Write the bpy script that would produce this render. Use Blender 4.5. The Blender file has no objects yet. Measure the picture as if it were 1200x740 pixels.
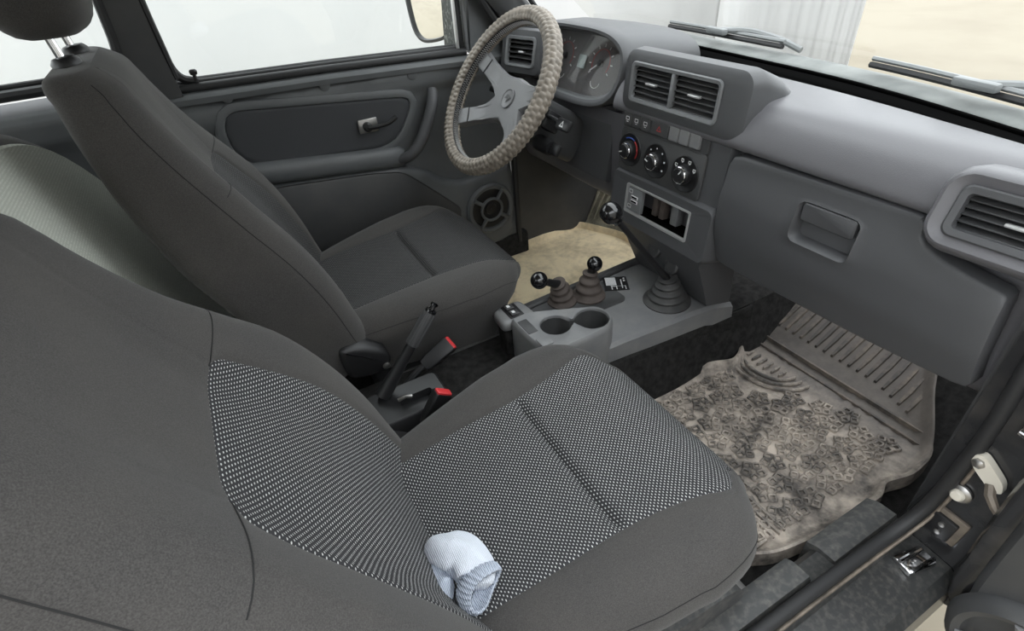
import bpy, bmesh, math, random
from mathutils import Vector, Matrix
random.seed(7)
R = math.radians
scene = bpy.context.scene
C = scene.collection

# ------------------------------------------------------------------ camera
# car frame: x forward, y to the driver's side, z up from the cabin floor
CAM = Vector((-0.783, -0.817, 0.965)); YAW, PITCH, ROLL, FPX = R(63.6), R(36.2), R(4.85), 630.9
fw = Vector((math.cos(PITCH)*math.cos(YAW), math.cos(PITCH)*math.sin(YAW), -math.sin(PITCH)))
rt = fw.cross(Vector((0, 0, 1))).normalized(); dn = fw.cross(rt)
rt2 = rt*math.cos(ROLL) + dn*math.sin(ROLL); dn2 = dn*math.cos(ROLL) - rt*math.sin(ROLL)
cd = bpy.data.cameras.new('camera'); cam = bpy.data.objects.new('camera', cd); C.objects.link(cam)
cd.sensor_width = 36; cd.lens = 36*FPX/1200; cd.clip_start = .02; cd.clip_end = 200
m = Matrix((rt2, -dn2, -fw)).transposed().to_4x4(); m.translation = CAM
cam.matrix_world = m
scene.camera = cam

# ------------------------------------------------------------------ light
world = bpy.data.worlds.new('overcast_sky'); scene.world = world; world.use_nodes = True
bg = world.node_tree.nodes['Background']; bg.inputs[0].default_value = (.93, .97, 1.0, 1); bg.inputs[1].default_value = 1.0
vs = scene.view_settings
vs.view_transform = 'Standard'; vs.look = 'None'; vs.gamma = 1; vs.use_curve_mapping = False; vs.exposure = 1.95

# ------------------------------------------------------------------ materials
def mk(name):
    m = bpy.data.materials.new(name); m.use_nodes = True
    nt = m.node_tree; return m, nt, nt.nodes['Principled BSDF']
def N(nt, t, **kw):
    n = nt.nodes.new(t)
    for k, v in kw.items():
        if k in n.inputs: n.inputs[k].default_value = v
        else: setattr(n, k, v)
    return n
def mixc(nt, fac, a, b):
    n = nt.nodes.new('ShaderNodeMix'); n.data_type = 'RGBA'
    for sock, val in ((n.inputs['Factor'], fac), (n.inputs[6], a), (n.inputs[7], b)):
        if isinstance(val, bpy.types.NodeSocket): nt.links.new(val, sock)
        elif isinstance(val, (tuple, list)): sock.default_value = (*val, 1) if len(val) == 3 else val
        else: sock.default_value = val
    return n.outputs[2]
def ramp(nt, src, a, b):
    n = N(nt, 'ShaderNodeMapRange'); n.inputs['From Min'].default_value = a; n.inputs['From Max'].default_value = b
    nt.links.new(src, n.inputs['Value']); return n.outputs[0]
def noise(nt, scale, detail=3, rough=.55, coord='Object'):
    tc = N(nt, 'ShaderNodeTexCoord'); n = N(nt, 'ShaderNodeTexNoise', Scale=scale, Detail=detail, Roughness=rough)
    nt.links.new(tc.outputs[coord], n.inputs['Vector']); return n.outputs[0]
def math_(nt, op, a, b=None):
    n = N(nt, 'ShaderNodeMath', operation=op)
    for i, v in enumerate((a, b)):
        if v is None: continue
        if isinstance(v, bpy.types.NodeSocket): nt.links.new(v, n.inputs[i])
        else: n.inputs[i].default_value = v
    return n.outputs[0]
def bump(nt, p, h, strength, dist=.001):
    b = N(nt, 'ShaderNodeBump', Strength=strength, Distance=dist)
    nt.links.new(h, b.inputs['Height']); nt.links.new(b.outputs[0], p.inputs['Normal'])
def plain(name, col, rough=.5, metal=0, grain=None, col2=None, nscale=30, spec=.5, thr=(.35, .65), coat=0):
    m, nt, p = mk(name)
    p.inputs['Base Color'].default_value = (*col, 1); p.inputs['Roughness'].default_value = rough
    p.inputs['Metallic'].default_value = metal; p.inputs['Specular IOR Level'].default_value = spec
    p.inputs['Coat Weight'].default_value = coat
    if col2: nt.links.new(mixc(nt, ramp(nt, noise(nt, nscale, 5), *thr), col, col2), p.inputs['Base Color'])
    if grain: bump(nt, p, noise(nt, grain[0], 2), grain[1])
    return m
def fabric_plain(name, col, speck):
    m, nt, p = mk(name); p.inputs['Roughness'].default_value = .95; p.inputs['Specular IOR Level'].default_value = .15
    f = ramp(nt, noise(nt, 900, 2), .35, .7); g = ramp(nt, noise(nt, 9, 3), .3, .75)
    c = mixc(nt, f, col, speck); c2 = mixc(nt, math_(nt, 'MULTIPLY', g, .3), c, (speck[0]*1.2, speck[1]*1.15, speck[2]*1.05))
    nt.links.new(c2, p.inputs['Base Color']); p.inputs['Sheen Weight'].default_value = .12; p.inputs['Sheen Roughness'].default_value = .5
    bump(nt, p, noise(nt, 1200, 2), .25); return m
def fabric_dots(name, dark, light, px=.0052, py=.0034, size=(.34, .40)):
    m, nt, p = mk(name); p.inputs['Roughness'].default_value = .85; p.inputs['Specular IOR Level'].default_value = .2
    uv = N(nt, 'ShaderNodeUVMap', uv_map='UVMap'); s = N(nt, 'ShaderNodeSeparateXYZ'); nt.links.new(uv.outputs[0], s.inputs[0])
    v = math_(nt, 'DIVIDE', s.outputs[1], py); row = math_(nt, 'FLOOR', v); fv = math_(nt, 'SUBTRACT', math_(nt, 'FRACT', v), .5)
    off = math_(nt, 'MULTIPLY', math_(nt, 'FLOORED_MODULO', row, 2.0), .5)
    u = math_(nt, 'ADD', math_(nt, 'DIVIDE', s.outputs[0], px), off); fu = math_(nt, 'SUBTRACT', math_(nt, 'FRACT', u), .5)
    a = math_(nt, 'DIVIDE', fu, size[0]); b = math_(nt, 'DIVIDE', fv, size[1])
    d = math_(nt, 'ADD', math_(nt, 'MULTIPLY', a, a), math_(nt, 'MULTIPLY', b, b))
    dot = ramp(nt, d, 1.15, .75)
    var = ramp(nt, noise(nt, 260, 2), .3, .7)
    lightv = mixc(nt, var, tuple(c*.6 for c in light), light)
    nt.links.new(mixc(nt, dot, dark, lightv), p.inputs['Base Color'])
    bump(nt, p, dot, .5, .0012); return m
M = {}
M['fabric'] = fabric_plain('charcoal_seat_fabric', (.038, .0365, .0355), (.070, .067, .065))
M['dots'] = fabric_dots('dotted_seat_fabric', (.032, .032, .034), (.60, .60, .59), px=.0064, py=.0035, size=(.23, .20))
M['dots_dark'] = fabric_dots('faint_dot_seat_fabric', (.034, .034, .035), (.115, .112, .108), px=.0064, py=.0035, size=(.30, .28))  # same dot layout as the passenger inserts, dots much fainter
M['rear_dots'] = fabric_dots('rear_bench_fabric', (.46, .475, .42), (.74, .76, .69), px=.0052, py=.0040, size=(.28, .30))
M['seam'] = plain('seam_thread', (.012, .012, .012), .9)
M['dash'] = plain('dash_plastic', (.066, .067, .071), .48, grain=(900, .25))
M['dash_soft'] = plain('dash_top_plastic', (.112, .110, .118), .40, grain=(700, .25))
M['plastic'] = plain('dark_grey_plastic', (.040, .041, .043), .5, grain=(800, .25), col2=(.052, .052, .052), nscale=14)
M['console'] = plain('console_plastic', (.145, .147, .153), .46, grain=(800, .25), col2=(.18, .18, .178), nscale=20)
M['frame_grey'] = plain('satin_grey_plastic', (.16, .165, .17), .36)
M['black'] = plain('black_plastic', (.010, .010, .011), .45)
M['hole'] = plain('deep_black', (.004, .004, .004), .95, spec=0)
M['rubber'] = plain('black_rubber', (.016, .016, .017), .6)
M['carpet'] = plain('black_carpet', (.015, .0145, .014), .95, grain=(500, .8), col2=(.030, .029, .028), nscale=60, spec=.1)
M['boot_brown'] = plain('dusty_brown_rubber', (.060, .047, .041), .75, col2=(.085, .068, .060), nscale=40)
M['boot_black'] = plain('dusty_black_rubber', (.032, .032, .033), .6, col2=(.055, .054, .052), nscale=40)
M['gloss'] = plain('glossy_black_knob', (.006, .006, .007), .12, coat=.5)
M['chrome'] = plain('chrome', (.75, .75, .76), .12, metal=1)
M['steel'] = plain('dull_steel', (.42, .41, .40), .38, metal=1)
M['silver'] = plain('silver_trim', (.62, .62, .62), .3, metal=.6)
M['white_mark'] = plain('white_print', (.65, .65, .65), .6)
M['red'] = plain('red_plastic', (.60, .035, .04), .4)
M['redmark'] = plain('red_print', (.35, .03, .03), .5)
M['bluemark'] = plain('blue_print', (.03, .08, .35), .5)
M['wheel_grey'] = plain('steering_hub_plastic', (.165, .165, .17), .40, grain=(700, .2))
M['cover'] = plain('worn_beige_wheel_cover', (.24, .208, .172), .5, col2=(.135, .116, .094), nscale=60, thr=(.4, .7))
M['lcd'] = plain('grey_green_display', (.28, .33, .32), .3)
M['gauge'] = plain('gauge_face', (.075, .070, .070), .5)
M['paint'] = plain('black_car_paint', (.022, .022, .023), .22, coat=.4, col2=(.085, .078, .070), nscale=9, thr=(.5, .85))
M['sillpaint'] = plain('scuffed_black_paint', (.030, .031, .031), .35, coat=.15, col2=(.10, .094, .085), nscale=110, thr=(.45, .95))
M['scuffed'] = plain('scuffed_muddy_plastic', (.055, .056, .056), .5, col2=(.17, .16, .145), nscale=90, thr=(.45, .95))
M['dust_metal'] = plain('dusty_bare_metal', (.24, .20, .16), .6, metal=.3, col2=(.10, .085, .07), nscale=30)
M['white_plastic'] = plain('off_white_plastic', (.62, .58, .50), .5)
M['doorplastic'] = plain('door_card_plastic', (.088, .093, .097), .46, grain=(600, .3), col2=(.105, .110, .113), nscale=10)
M['doorfabric'] = plain('door_insert_vinyl', (.040, .042, .046), .7, grain=(500, .5))
M['cowl'] = plain('glare_washed_cowl', (.17, .18, .175), .7, col2=(.26, .27, .26), nscale=12, spec=.2)  # light grey-green has the windscreen haze put into the colour
M['wiper'] = plain('grey_wiper', (.22, .23, .23), .5)  # grey lightened for the same haze over the wipers
M['sheet'] = plain('white_plastic_sheet', (.53, .53, .53), .7, col2=(.50, .503, .505), nscale=1.2)
M['sand'] = plain('pale_sand', (.285, .25, .19), .95, col2=(.235, .20, .15), nscale=.9, thr=(.45, .8))
M['farwall'] = plain('dark_grey_fence', (.16, .16, .17), .8)
M['light_block'] = plain('pale_light_block', (.40, .39, .37), .9)  # tone of the added light-blocking wall
M['headliner'] = plain('grey_headliner', (.45, .45, .44), .9)
M['knit'] = None
def mat_mat(name, rubber, dust, lo, hi, scale, fade=None):
    m, nt, p = mk(name); p.inputs['Specular IOR Level'].default_value = .4
    a = noise(nt, scale, 6, .62); b = noise(nt, scale*7, 4, .6)
    s = math_(nt, 'ADD', math_(nt, 'MULTIPLY', a, .75), math_(nt, 'MULTIPLY', b, .25))
    f = ramp(nt, s, lo, hi)
    if fade:      # the dust colour thins out towards the toe board
        tc = N(nt, 'ShaderNodeTexCoord'); sx = N(nt, 'ShaderNodeSeparateXYZ'); nt.links.new(tc.outputs['Object'], sx.inputs[0])
        k = ramp(nt, math_(nt, 'ADD', sx.outputs[0], math_(nt, 'MULTIPLY', a, .12)), fade[1], fade[0])
        f = math_(nt, 'MULTIPLY', f, math_(nt, 'ADD', math_(nt, "MULTIPLY", k, .88), .12))
    nt.links.new(mixc(nt, f, rubber, dust), p.inputs['Base Color'])
    nt.links.new(ramp(nt, f, -1.2, 1.0), p.inputs['Roughness'])
    bump(nt, p, b, .4, .002); return m
M['mat_p'] = mat_mat('muddy_rubber_mat', (.080, .071, .065), (.62, .54, .46), .38, .62, 9, fade=(.22, .34))
M['mat_toe'] = mat_mat('scuffed_rubber_mat', (.065, .058, .053), (.26, .215, .175), .44, .70, 12)
M['mat_relief'] = mat_mat('worn_rubber_relief', (.085, .077, .070), (.55, .48, .41), .42, .66, 16)
M['mat_d'] = mat_mat('sandy_rubber_mat', (.42, .33, .20), (.88, .74, .50), .30, .55, 8)
M['mat_dtoe'] = mat_mat('dusty_rubber_toe', (.15, .145, .115), (.36, .34, .27), .40, .65, 20)
def knit(name, col, col2):
    m, nt, p = mk(name); p.inputs['Roughness'].default_value = 1; p.inputs['Specular IOR Level'].default_value = .1
    tc = N(nt, 'ShaderNodeTexCoord'); w = N(nt, 'ShaderNodeTexWave', Scale=150.0, Distortion=1.5); nt.links.new(tc.outputs['Object'], w.inputs['Vector'])
    nt.links.new(mixc(nt, math_(nt, 'MULTIPLY', w.outputs['Fac'], .8), col, col2), p.inputs['Base Color'])
    bump(nt, p, w.outputs['Fac'], .6, .0015); return m
M['knit'] = knit('pale_knit', (.56, .60, .68), (.74, .77, .82))
M['knit_grey'] = knit('grey_blue_knit', (.30, .35, .44), (.62, .65, .72))
def glassy(name, tint, refl=.04):
    m = bpy.data.materials.new(name); m.use_nodes = True; nt = m.node_tree
    nt.nodes.remove(nt.nodes['Principled BSDF']); out = nt.nodes['Material Output']
    t = N(nt, 'ShaderNodeBsdfTransparent', Color=(*tint, 1)); g = N(nt, 'ShaderNodeBsdfGlossy', Roughness=.02)
    lw = N(nt, 'ShaderNodeLayerWeight'); mx = nt.nodes.new('ShaderNodeMixShader')
    f = math_(nt, 'ADD', math_(nt, 'MULTIPLY', math_(nt, 'POWER', lw.outputs['Facing'], 5.0), .9), refl)
    nt.links.new(f, mx.inputs[0]); nt.links.new(t.outputs[0], mx.inputs[1]); nt.links.new(g.outputs[0], mx.inputs[2])
    nt.links.new(mx.outputs[0], out.inputs[0]); return m
M['glass'] = glassy('window_glass', (.97, .985, .975))
M['clear'] = glassy('clear_lens', (.95, .95, .95))
M['mirror'] = plain('mirror_glass', (.9, .9, .9), .02, metal=1)
M['speck'] = plain('speckled_dark_plastic', (.03, .032, .03), .8, col2=(.22, .23, .21), nscale=90, thr=(.52, .75))

# ------------------------------------------------------------------ mesh helpers
WL = {}   # world location of each parent
class G:
    def __init__(s): s.v = []; s.f = []; s.uv = {}
    def add(s, vs, fs):
        o = len(s.v); s.v += [Vector(v) for v in vs]; s.f += [tuple(i+o for i in f) for f in fs]; return s
    def box(s, c, size, rot=None, bev=0, seg=2):
        bm = bmesh.new(); bmesh.ops.create_cube(bm, size=1)
        bmesh.ops.scale(bm, vec=size, verts=bm.verts)
        if bev: bmesh.ops.bevel(bm, geom=bm.edges[:], offset=bev, segments=seg, profile=.5, affect='EDGES')
        mt = Matrix.Translation(c) @ (rot.to_4x4() if rot else Matrix.Identity(4))
        bm.verts.index_update()
        s.add([mt @ v.co for v in bm.verts], [[v.index for v in f.verts] for f in bm.faces]); bm.free(); return s
    def tube(s, pts, r, n=8, closed=False, caps=True):
        pts = [Vector(p) for p in pts]; L = len(pts); rr = r if callable(r) else (lambda i: r if not isinstance(r, (list, tuple)) else r[i])
        t0 = None; vs = []; nrm = None
        for i, p in enumerate(pts):
            a = pts[(i-1) % L] if (closed or i > 0) else p; b = pts[(i+1) % L] if (closed or i < L-1) else p
            t = (b-a).normalized()
            if nrm is None:
                h = Vector((0, 0, 1)) if abs(t.z) < .9 else Vector((1, 0, 0)); nrm = t.cross(h).normalized()
            else: nrm = (nrm - t*nrm.dot(t)).normalized()
            bn = t.cross(nrm)
            for k in range(n):
                a_ = 2*math.pi*k/n; vs.append(p + (nrm*math.cos(a_) + bn*math.sin(a_))*rr(i))
        fs = []
        for i in range(L if closed else L-1):
            j = (i+1) % L
            for k in range(n): fs.append((i*n+k, i*n+(k+1) % n, j*n+(k+1) % n, j*n+k))
        if caps and not closed: fs += [tuple(range(n))[::-1], tuple((L-1)*n+k for k in range(n))]
        return s.add(vs, fs)
    def lathe(s, prof, o, axis, n=24, cap=True):
        ax = Vector(axis).normalized(); h = Vector((0, 0, 1)) if abs(ax.z) < .9 else Vector((1, 0, 0))
        e1 = ax.cross(h).normalized(); e2 = ax.cross(e1); o = Vector(o); vs = []; fs = []
        for r, z in prof:
            for k in range(n):
                a = 2*math.pi*k/n; vs.append(o + ax*z + (e1*math.cos(a)+e2*math.sin(a))*r)
        for i in range(len(prof)-1):
            for k in range(n): fs.append((i*n+k, i*n+(k+1) % n, (i+1)*n+(k+1) % n, (i+1)*n+k))
        if cap: fs += [tuple(range(n))[::-1], tuple((len(prof)-1)*n+k for k in range(n))]
        return s.add(vs, fs)
    def sphere(s, c, r, n=20):
        return s.lathe([(r*math.sin(math.pi*i/n) + 1e-5, -r*math.cos(math.pi*i/n)) for i in range(n+1)], c, (0, 0, 1), n, False)
    def loops(s, loops, cap0=False, cap1=True, close=True, flat=0):
        if flat:
            c = sum(loops[-1], Vector())/len(loops[-1]); loops = list(loops) + [[p.lerp(c, flat) for p in loops[-1]]]
        n = len(loops[0]); vs = [p for l in loops for p in l]; fs = []
        for i in range(len(loops)-1):
            for k in range(n if close else n-1): fs.append((i*n+k, i*n+(k+1) % n, (i+1)*n+(k+1) % n, (i+1)*n+k))
        if cap0: fs.append(tuple(range(n))[::-1])
        if cap1: fs.append(tuple((len(loops)-1)*n+k for k in range(n)))
        return s.add(vs, fs)
    def grid(s, fn, nu, nv):
        vs = [fn(i/(nu), j/(nv)) for i in range(nu+1) for j in range(nv+1)]
        return s.add(vs, [(i*(nv+1)+j, i*(nv+1)+j+1, (i+1)*(nv+1)+j+1, (i+1)*(nv+1)+j) for i in range(nu) for j in range(nv)])
    def build(s, name, mat, parent=None, angle=40, recalc=True, kind=None, uvs=None, label=None):
        me = bpy.data.meshes.new(name)
        base = WL[parent.name] if parent else Vector()
        me.from_pydata([v-base for v in s.v], [], s.f)
        if recalc:
            bm = bmesh.new(); bm.from_mesh(me); bmesh.ops.recalc_face_normals(bm, faces=bm.faces); bm.to_mesh(me); bm.free()
        if uvs:
            lay = me.uv_layers.new(name='UVMap')
            for lp in me.loops: lay.data[lp.index].uv = uvs[lp.vertex_index]
        me.shade_smooth(); me.set_sharp_from_angle(angle=R(angle))
        me.materials.append(M[mat])
        o = bpy.data.objects.new(name, me); C.objects.link(o)
        if parent: o.parent = parent
        WL[o.name] = base.copy()
        if kind: o['kind'] = kind
        if label: o['label'] = label
        return o
def root(name, loc, label=None, cat=None, group=None, kind=None):
    o = bpy.data.objects.new(name, None); C.objects.link(o); o.location = loc; o.empty_display_size = .05
    WL[o.name] = Vector(loc); tag(o, label, cat, group, kind); return o
def tag(o, label=None, cat=None, group=None, kind=None):
    if label: o['label'] = label
    if cat: o['category'] = cat
    if group: o['group'] = group
    if kind: o['kind'] = kind
    return o
def rr(cx, cy, hw, hh, r, k=6):
    out = []
    for sx, sy, a0 in ((1, 1, 0), (-1, 1, 90), (-1, -1, 180), (1, -1, 270)):
        for i in range(k+1):
            a = R(a0 + 90*i/k); out.append((cx + sx*(hw-r) + r*math.cos(a), cy + sy*(hh-r) + r*math.sin(a)))
    return out
class Frame:   # a = to the right as seen facing it, b = up, d = outward
    def __init__(s, O, A, B):
        s.O = Vector(O); s.A = Vector(A).normalized(); s.B = Vector(B).normalized(); s.D = s.A.cross(s.B)
    def p(s, a, b, d=0): return s.O + s.A*a + s.B*b + s.D*d
    def loop(s, l, d): return [s.p(a, b, d) for a, b in l]
    def rot(s): return Matrix((s.A, s.B, s.D)).transposed()
def spline(pts, n):
    pts = [Vector(p) for p in pts]; out = []
    P = [pts[0]*2-pts[1]] + pts + [pts[-1]*2-pts[-2]]
    for i in range(1, len(P)-2):
        for k in range(n):
            t = k/n; a, b, c, d = P[i-1], P[i], P[i+1], P[i+2]
            out.append(.5*((2*b) + (c-a)*t + (2*a-5*b+4*c-d)*t*t + (3*b-3*c+d-a)*t**3))
    out.append(pts[-1]); return out
def interp(x, tab):
    if x <= tab[0][0]: return tab[0][1]
    for (a, va), (b, vb) in zip(tab, tab[1:]):
        if x <= b:
            t = (x-a)/(b-a); return va + (vb-va)*t
    return tab[-1][1]
def sinterp(x, tab):   # smooth (monotone-ish cubic) interpolation
    if x <= tab[0][0]: return tab[0][1]
    if x >= tab[-1][0]: return tab[-1][1]
    n = len(tab)
    for i in range(n-1):
        a, va = tab[i]; b, vb = tab[i+1]
        if x <= b:
            h = b-a; t = (x-a)/h
            m0 = ((vb-tab[i-1][1])/(b-tab[i-1][0]) if i > 0 else (vb-va)/h)*h
            m1 = ((tab[i+2][1]-va)/(tab[i+2][0]-a) if i < n-2 else (vb-va)/h)*h
            return (2*t**3-3*t*t+1)*va + (t**3-2*t*t+t)*m0 + (-2*t**3+3*t*t)*vb + (t**3-t*t)*m1
def sstep(a, b, x):
    t = max(0, min(1, (x-a)/(b-a))); return t*t*(3-2*t)

# ------------------------------------------------------------------ setting: outside
g = G(); g.box((2, 2, -.50), (60, 60, .1)); g.build('ground', 'sand', kind='structure')
def sheet_fn(path, z0, z1, fold, phase):
    P = spline(path, 14)
    def fn(u, v):
        i = min(int(u*(len(P)-1)), len(P)-2); t = u*(len(P)-1)-i; p = P[i].lerp(P[i+1], t)
        d = (P[i+1]-P[i]).normalized(); n = Vector((-d.y, d.x, 0))
        w = fold*(math.sin(u*41+phase+v*1.5)+.6*math.sin(u*97+v*3+phase*2)+.5*math.sin(u*17-v*2))
        return p + n*w + Vector((0, 0, z0+(z1-z0)*v))
    return fn
g = G(); g.grid(sheet_fn([(-2.6, 3.0, 0), (-1.4, 2.85, 0), (0, 2.8, 0), (2.0, 2.92, 0), (3.46, 3.10, 0)], -.45, 2.2, .012, 0), 160, 10)
o = g.build('white_sheet', 'sheet'); tag(o, 'white plastic sheeting hung along the driver side of the car', 'sheet')
s = o.modifiers.new('thick', 'SOLIDIFY'); s.thickness = .004
g = G(); g.grid(sheet_fn([(3.62, 3.26, 0), (3.67, 2.7, 0), (3.66, 2.2, 0), (3.62, 1.86, 0)], -.45, 2.2, .008, 1.3), 120, 14)
o = g.build('white_curtain', 'sheet'); tag(o, 'white curtain hanging in loose folds beyond the windscreen, beside the sand', 'curtain')
s = o.modifiers.new('thick', 'SOLIDIFY'); s.thickness = .004
g = G(); g.box((14.5, 4, 0), (.3, 22, 1.4), bev=.02)
o = g.build('wall_far', 'farwall', kind='structure')
g = G(); g.box((-.5, -3.3, .85), (12, .3, 2.6), bev=.02); g.build('light_block_wall_right', 'light_block', kind='structure')  # unseen wall, added to hold back low light from the passenger side

# ------------------------------------------------------------------ setting: car shell
# floor pan with tunnel and toe board
def pan(u, v):
    y = -.70 + 1.40*v; x = -1.7 + 2.3*u
    t = .155*sstep(.165, .115, abs(y))
    z = .012 + (t if x < .30 else t)
    toe = max(0, x-.29)*.42
    z = max(z, .012+toe)
    return Vector((x, y, z))
g = G(); g.grid(pan, 60, 80); g.build('floor', 'carpet', kind='structure')
g = G(); g.box((.60, 0, .20), (.04, 1.40, .40), bev=.005); g.build('wall_front', 'plastic', kind='structure')
# roof
def roof(u, v):
    x = -1.75 + 1.55*u; y = -.60 + 1.2*v
    return Vector((x, y, 1.20 - .25*(2*v-1)**4*.25 - .05*(max(0, u-.7)/.3)**2))
g = G(); g.grid(roof, 16, 16); o = g.build('ceiling', 'headliner', kind='structure')
s = o.modifiers.new('thick', 'SOLIDIFY'); s.thickness = .03; s.offset = 1
g = G(); g.box((-1.78, 0, .36), (.04, 1.36, .80), bev=.01); g.build('wall_rear', 'doorplastic', kind='structure')
g = G(); g.box((-1.78, 0, .965), (.006, 1.20, .39)); g.build('window_4', 'glass', kind='structure')

# driver side: pillar, quarter panel behind it
wl = root('wall_left', (-1.2, .66, 0), kind='structure')
g = G()
g.loops([[Vector(p) for p in l] for l in (
    [(-.935, .70, .70), (-.825, .70, .70), (-.825, .64, .70), (-.935, .63, .70)],
    [(-.905, .69, .80), (-.832, .69, .80), (-.832, .635, .80), (-.905, .625, .80)],
    [(-.900, .64, 1.18), (-.840, .64, 1.18), (-.840, .585, 1.18), (-.900, .575, 1.18)])], True, True)
g.build('door_pillar', 'plastic', wl)
g = G(); g.tube([(-.918, .632, .74), (-.905, .622, .83), (-.898, .61, .95), (-.895, .575, 1.17)], .009, 8); g.build('pillar_seal', 'rubber', wl)
g = G(); g.tube([(-.826, .652, .735), (-.828, .645, .80), (-.834, .628, .95), (-.838, .58, 1.17)], .008, 8); g.build('pillar_seal', 'rubber', wl)
def quarter(u, v):
    prof = [(.655, 0), (.655, .55), (.640, .63), (.625, .66), (.625, .70), (.635, .715), (.68, .735)]
    n = len(prof)-1; i = min(int(v*n), n-1); t = v*n-i
    return Vector((-1.74+.84*u, prof[i][0]+(prof[i+1][0]-prof[i][0])*t, prof[i][1]+(prof[i+1][1]-prof[i][1])*t))
g = G(); g.grid(quarter, 6, 24); g.build('quarter_panel', 'doorplastic', wl)
g = G(); g.tube([(-1.74, .66, .752), (-.915, .66, .752)], .011, 8); g.tube([(-1.74, .672, .766), (-.915, .672, .766)], .006, 8); g.build('quarter_window_seal', 'rubber', wl)
w = root('window_2', (-1.3, .68, .75), kind='structure')
g = G(); g.loops([[Vector(p) for p in l] for l in ([(-1.74, .672, .76), (-.91, .672, .76), (-.90, .60, 1.17), (-1.74, .60, 1.17)], [(-1.74, .676, .76), (-.91, .676, .76), (-.90, .604, 1.17), (-1.74, .604, 1.17)])], True, True)
g.build('pane', 'glass', w)

# driver's door
dr = root('door_1', (-.45, .66, .05), kind='structure')
Y = .645
# door card body: swept profile with bulging base
def card(u, v):
    x = -.865 + .85*u
    z = .07 + (.640-.035*u)*v
    y = .655 - .02*sstep(.36, .26, z)*sstep(-.75, -.3, x) 
    if z > .60: y = .655 - .012*sstep(.60, .63, z) + .012*sstep(.66, .675, z)
    return Vector((x, y, z))
g = G(); g.grid(card, 50, 60);
g.build('door_card', 'doorplastic', dr)
# window ledge rail and seals
g = G()
for dy, dz, r in ((-.006, .004, .010), (.010, .012, .007), (.022, .016, .006)):
    g.tube([(-.83, .662+dy, .722-.002+dz-.012), (-.5, .662+dy, .71+dz-.012), (-.125, .662+dy, .694+dz-.012)], r, 10)
g.build('window_seal', 'rubber', dr)
g = G(); g.loops([[Vector((x, .655+dy, z+dz)) for dy, dz in ((-.018, -.022), (-.020, -.010), (-.014, -.002), (-.004, .002), (.008, .002), (.012, -.02))] for x, z in ((-.855, .703), (-.5, .693), (-.02, .672))], True, True); g.build('window_ledge', 'doorplastic', dr)
# window corner curve at the pillar
g = G(); g.tube(spline([(-.832, .64, .90), (-.830, .652, .80), (-.826, .657, .755), (-.812, .660, .732), (-.785, .662, .722)], 6), .009, 8); g.build('window_channel', 'rubber', dr)
g = G(); g.lathe([(.004, 0), (.004, .014), (.0075, .016), (.0085, .022), (.006, .026)], (-.788, .655, .722), (0, 0, 1), 14); g.build('lock_button', 'black', dr)
w = root('window_1', (-.45, .68, .70), kind='structure')
g = G(); g.loops([[Vector(p) for p in l] for l in ([(-.84, .672, .71), (-.118, .672, .68), (-.10, .665, .83), (-.30, .60, 1.15), (-.85, .60, 1.17)], [(-.84, .676, .71), (-.118, .676, .68), (-.10, .669, .83), (-.30, .604, 1.15), (-.85, .604, 1.17)])], True, True)
g.build('pane', 'glass', w)
# raised border round the insert, insert panel
ins = [(-.765, .655), (-.775, .60), (-.765, .530), (-.69, .510), (-.392, .488), (-.36, .50), (-.300, .595), (-.305, .607)]
def poly_loops(poly, y0, y1, inset, nsm=6):
    P = spline([Vector((a, 0, b)) for a, b in poly] + [Vector((poly[0][0], 0, poly[0][1]))], nsm)[:-1]
    c = sum(P, Vector())/len(P); 
    def sh(d): return [p + (c-p).normalized()*d for p in P]
    return P, sh
def densify(poly, per=5):
    out = []
    for (a, b), (c, d) in zip(poly, poly[1:]+poly[:1]):
        for k in range(per): t = k/per; out.append((a+(c-a)*t, b+(d-b)*t))
    return out
def soften(P, it=2):
    for _ in range(it):
        n = len(P); P = [((P[i-1][0]+2*P[i][0]+P[(i+1) % n][0])/4, (P[i-1][1]+2*P[i][1]+P[(i+1) % n][1])/4) for i in range(n)]
    return P
def shrink(P, d):
    n = len(P); out = []
    ar = sum(P[i-1][0]*P[i][1]-P[i][0]*P[i-1][1] for i in range(n)); sg = 1 if ar > 0 else -1
    for i in range(n):
        tx, ty = P[(i+1) % n][0]-P[i-1][0], P[(i+1) % n][1]-P[i-1][1]; L = math.hypot(tx, ty) or 1
        out.append((P[i][0]-sg*ty/L*d, P[i][1]+sg*tx/L*d))
    return out
def resample(poly, step):
    o_ = []
    for (a, b), (c, d) in zip(poly, poly[1:]+poly[:1]):
        n_ = max(1, int(math.hypot(c-a, d-b)/step))
        for k in range(n_): o_.append((a+(c-a)*k/n_, b+(d-b)*k/n_))
    return o_
ip = soften(resample(ins, .02), 3)
g = G(); g.loops([[Vector((a, y, b)) for a, b in shrink(ip, d)] for d, y in ((-.022, .651), (-.018, .640), (-.008, .636), (0, .638), (.003, .646))], False, False)
g.build('insert_border', 'doorplastic', dr)
g = G(); g.loops([[Vector((a, y, b)) for a, b in shrink(ip, d)] for d, y in ((.001, .650), (.002, .642), (.007, .6395))], False, True, flat=.06)
g.build('insert_panel', 'doorfabric', dr)
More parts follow.
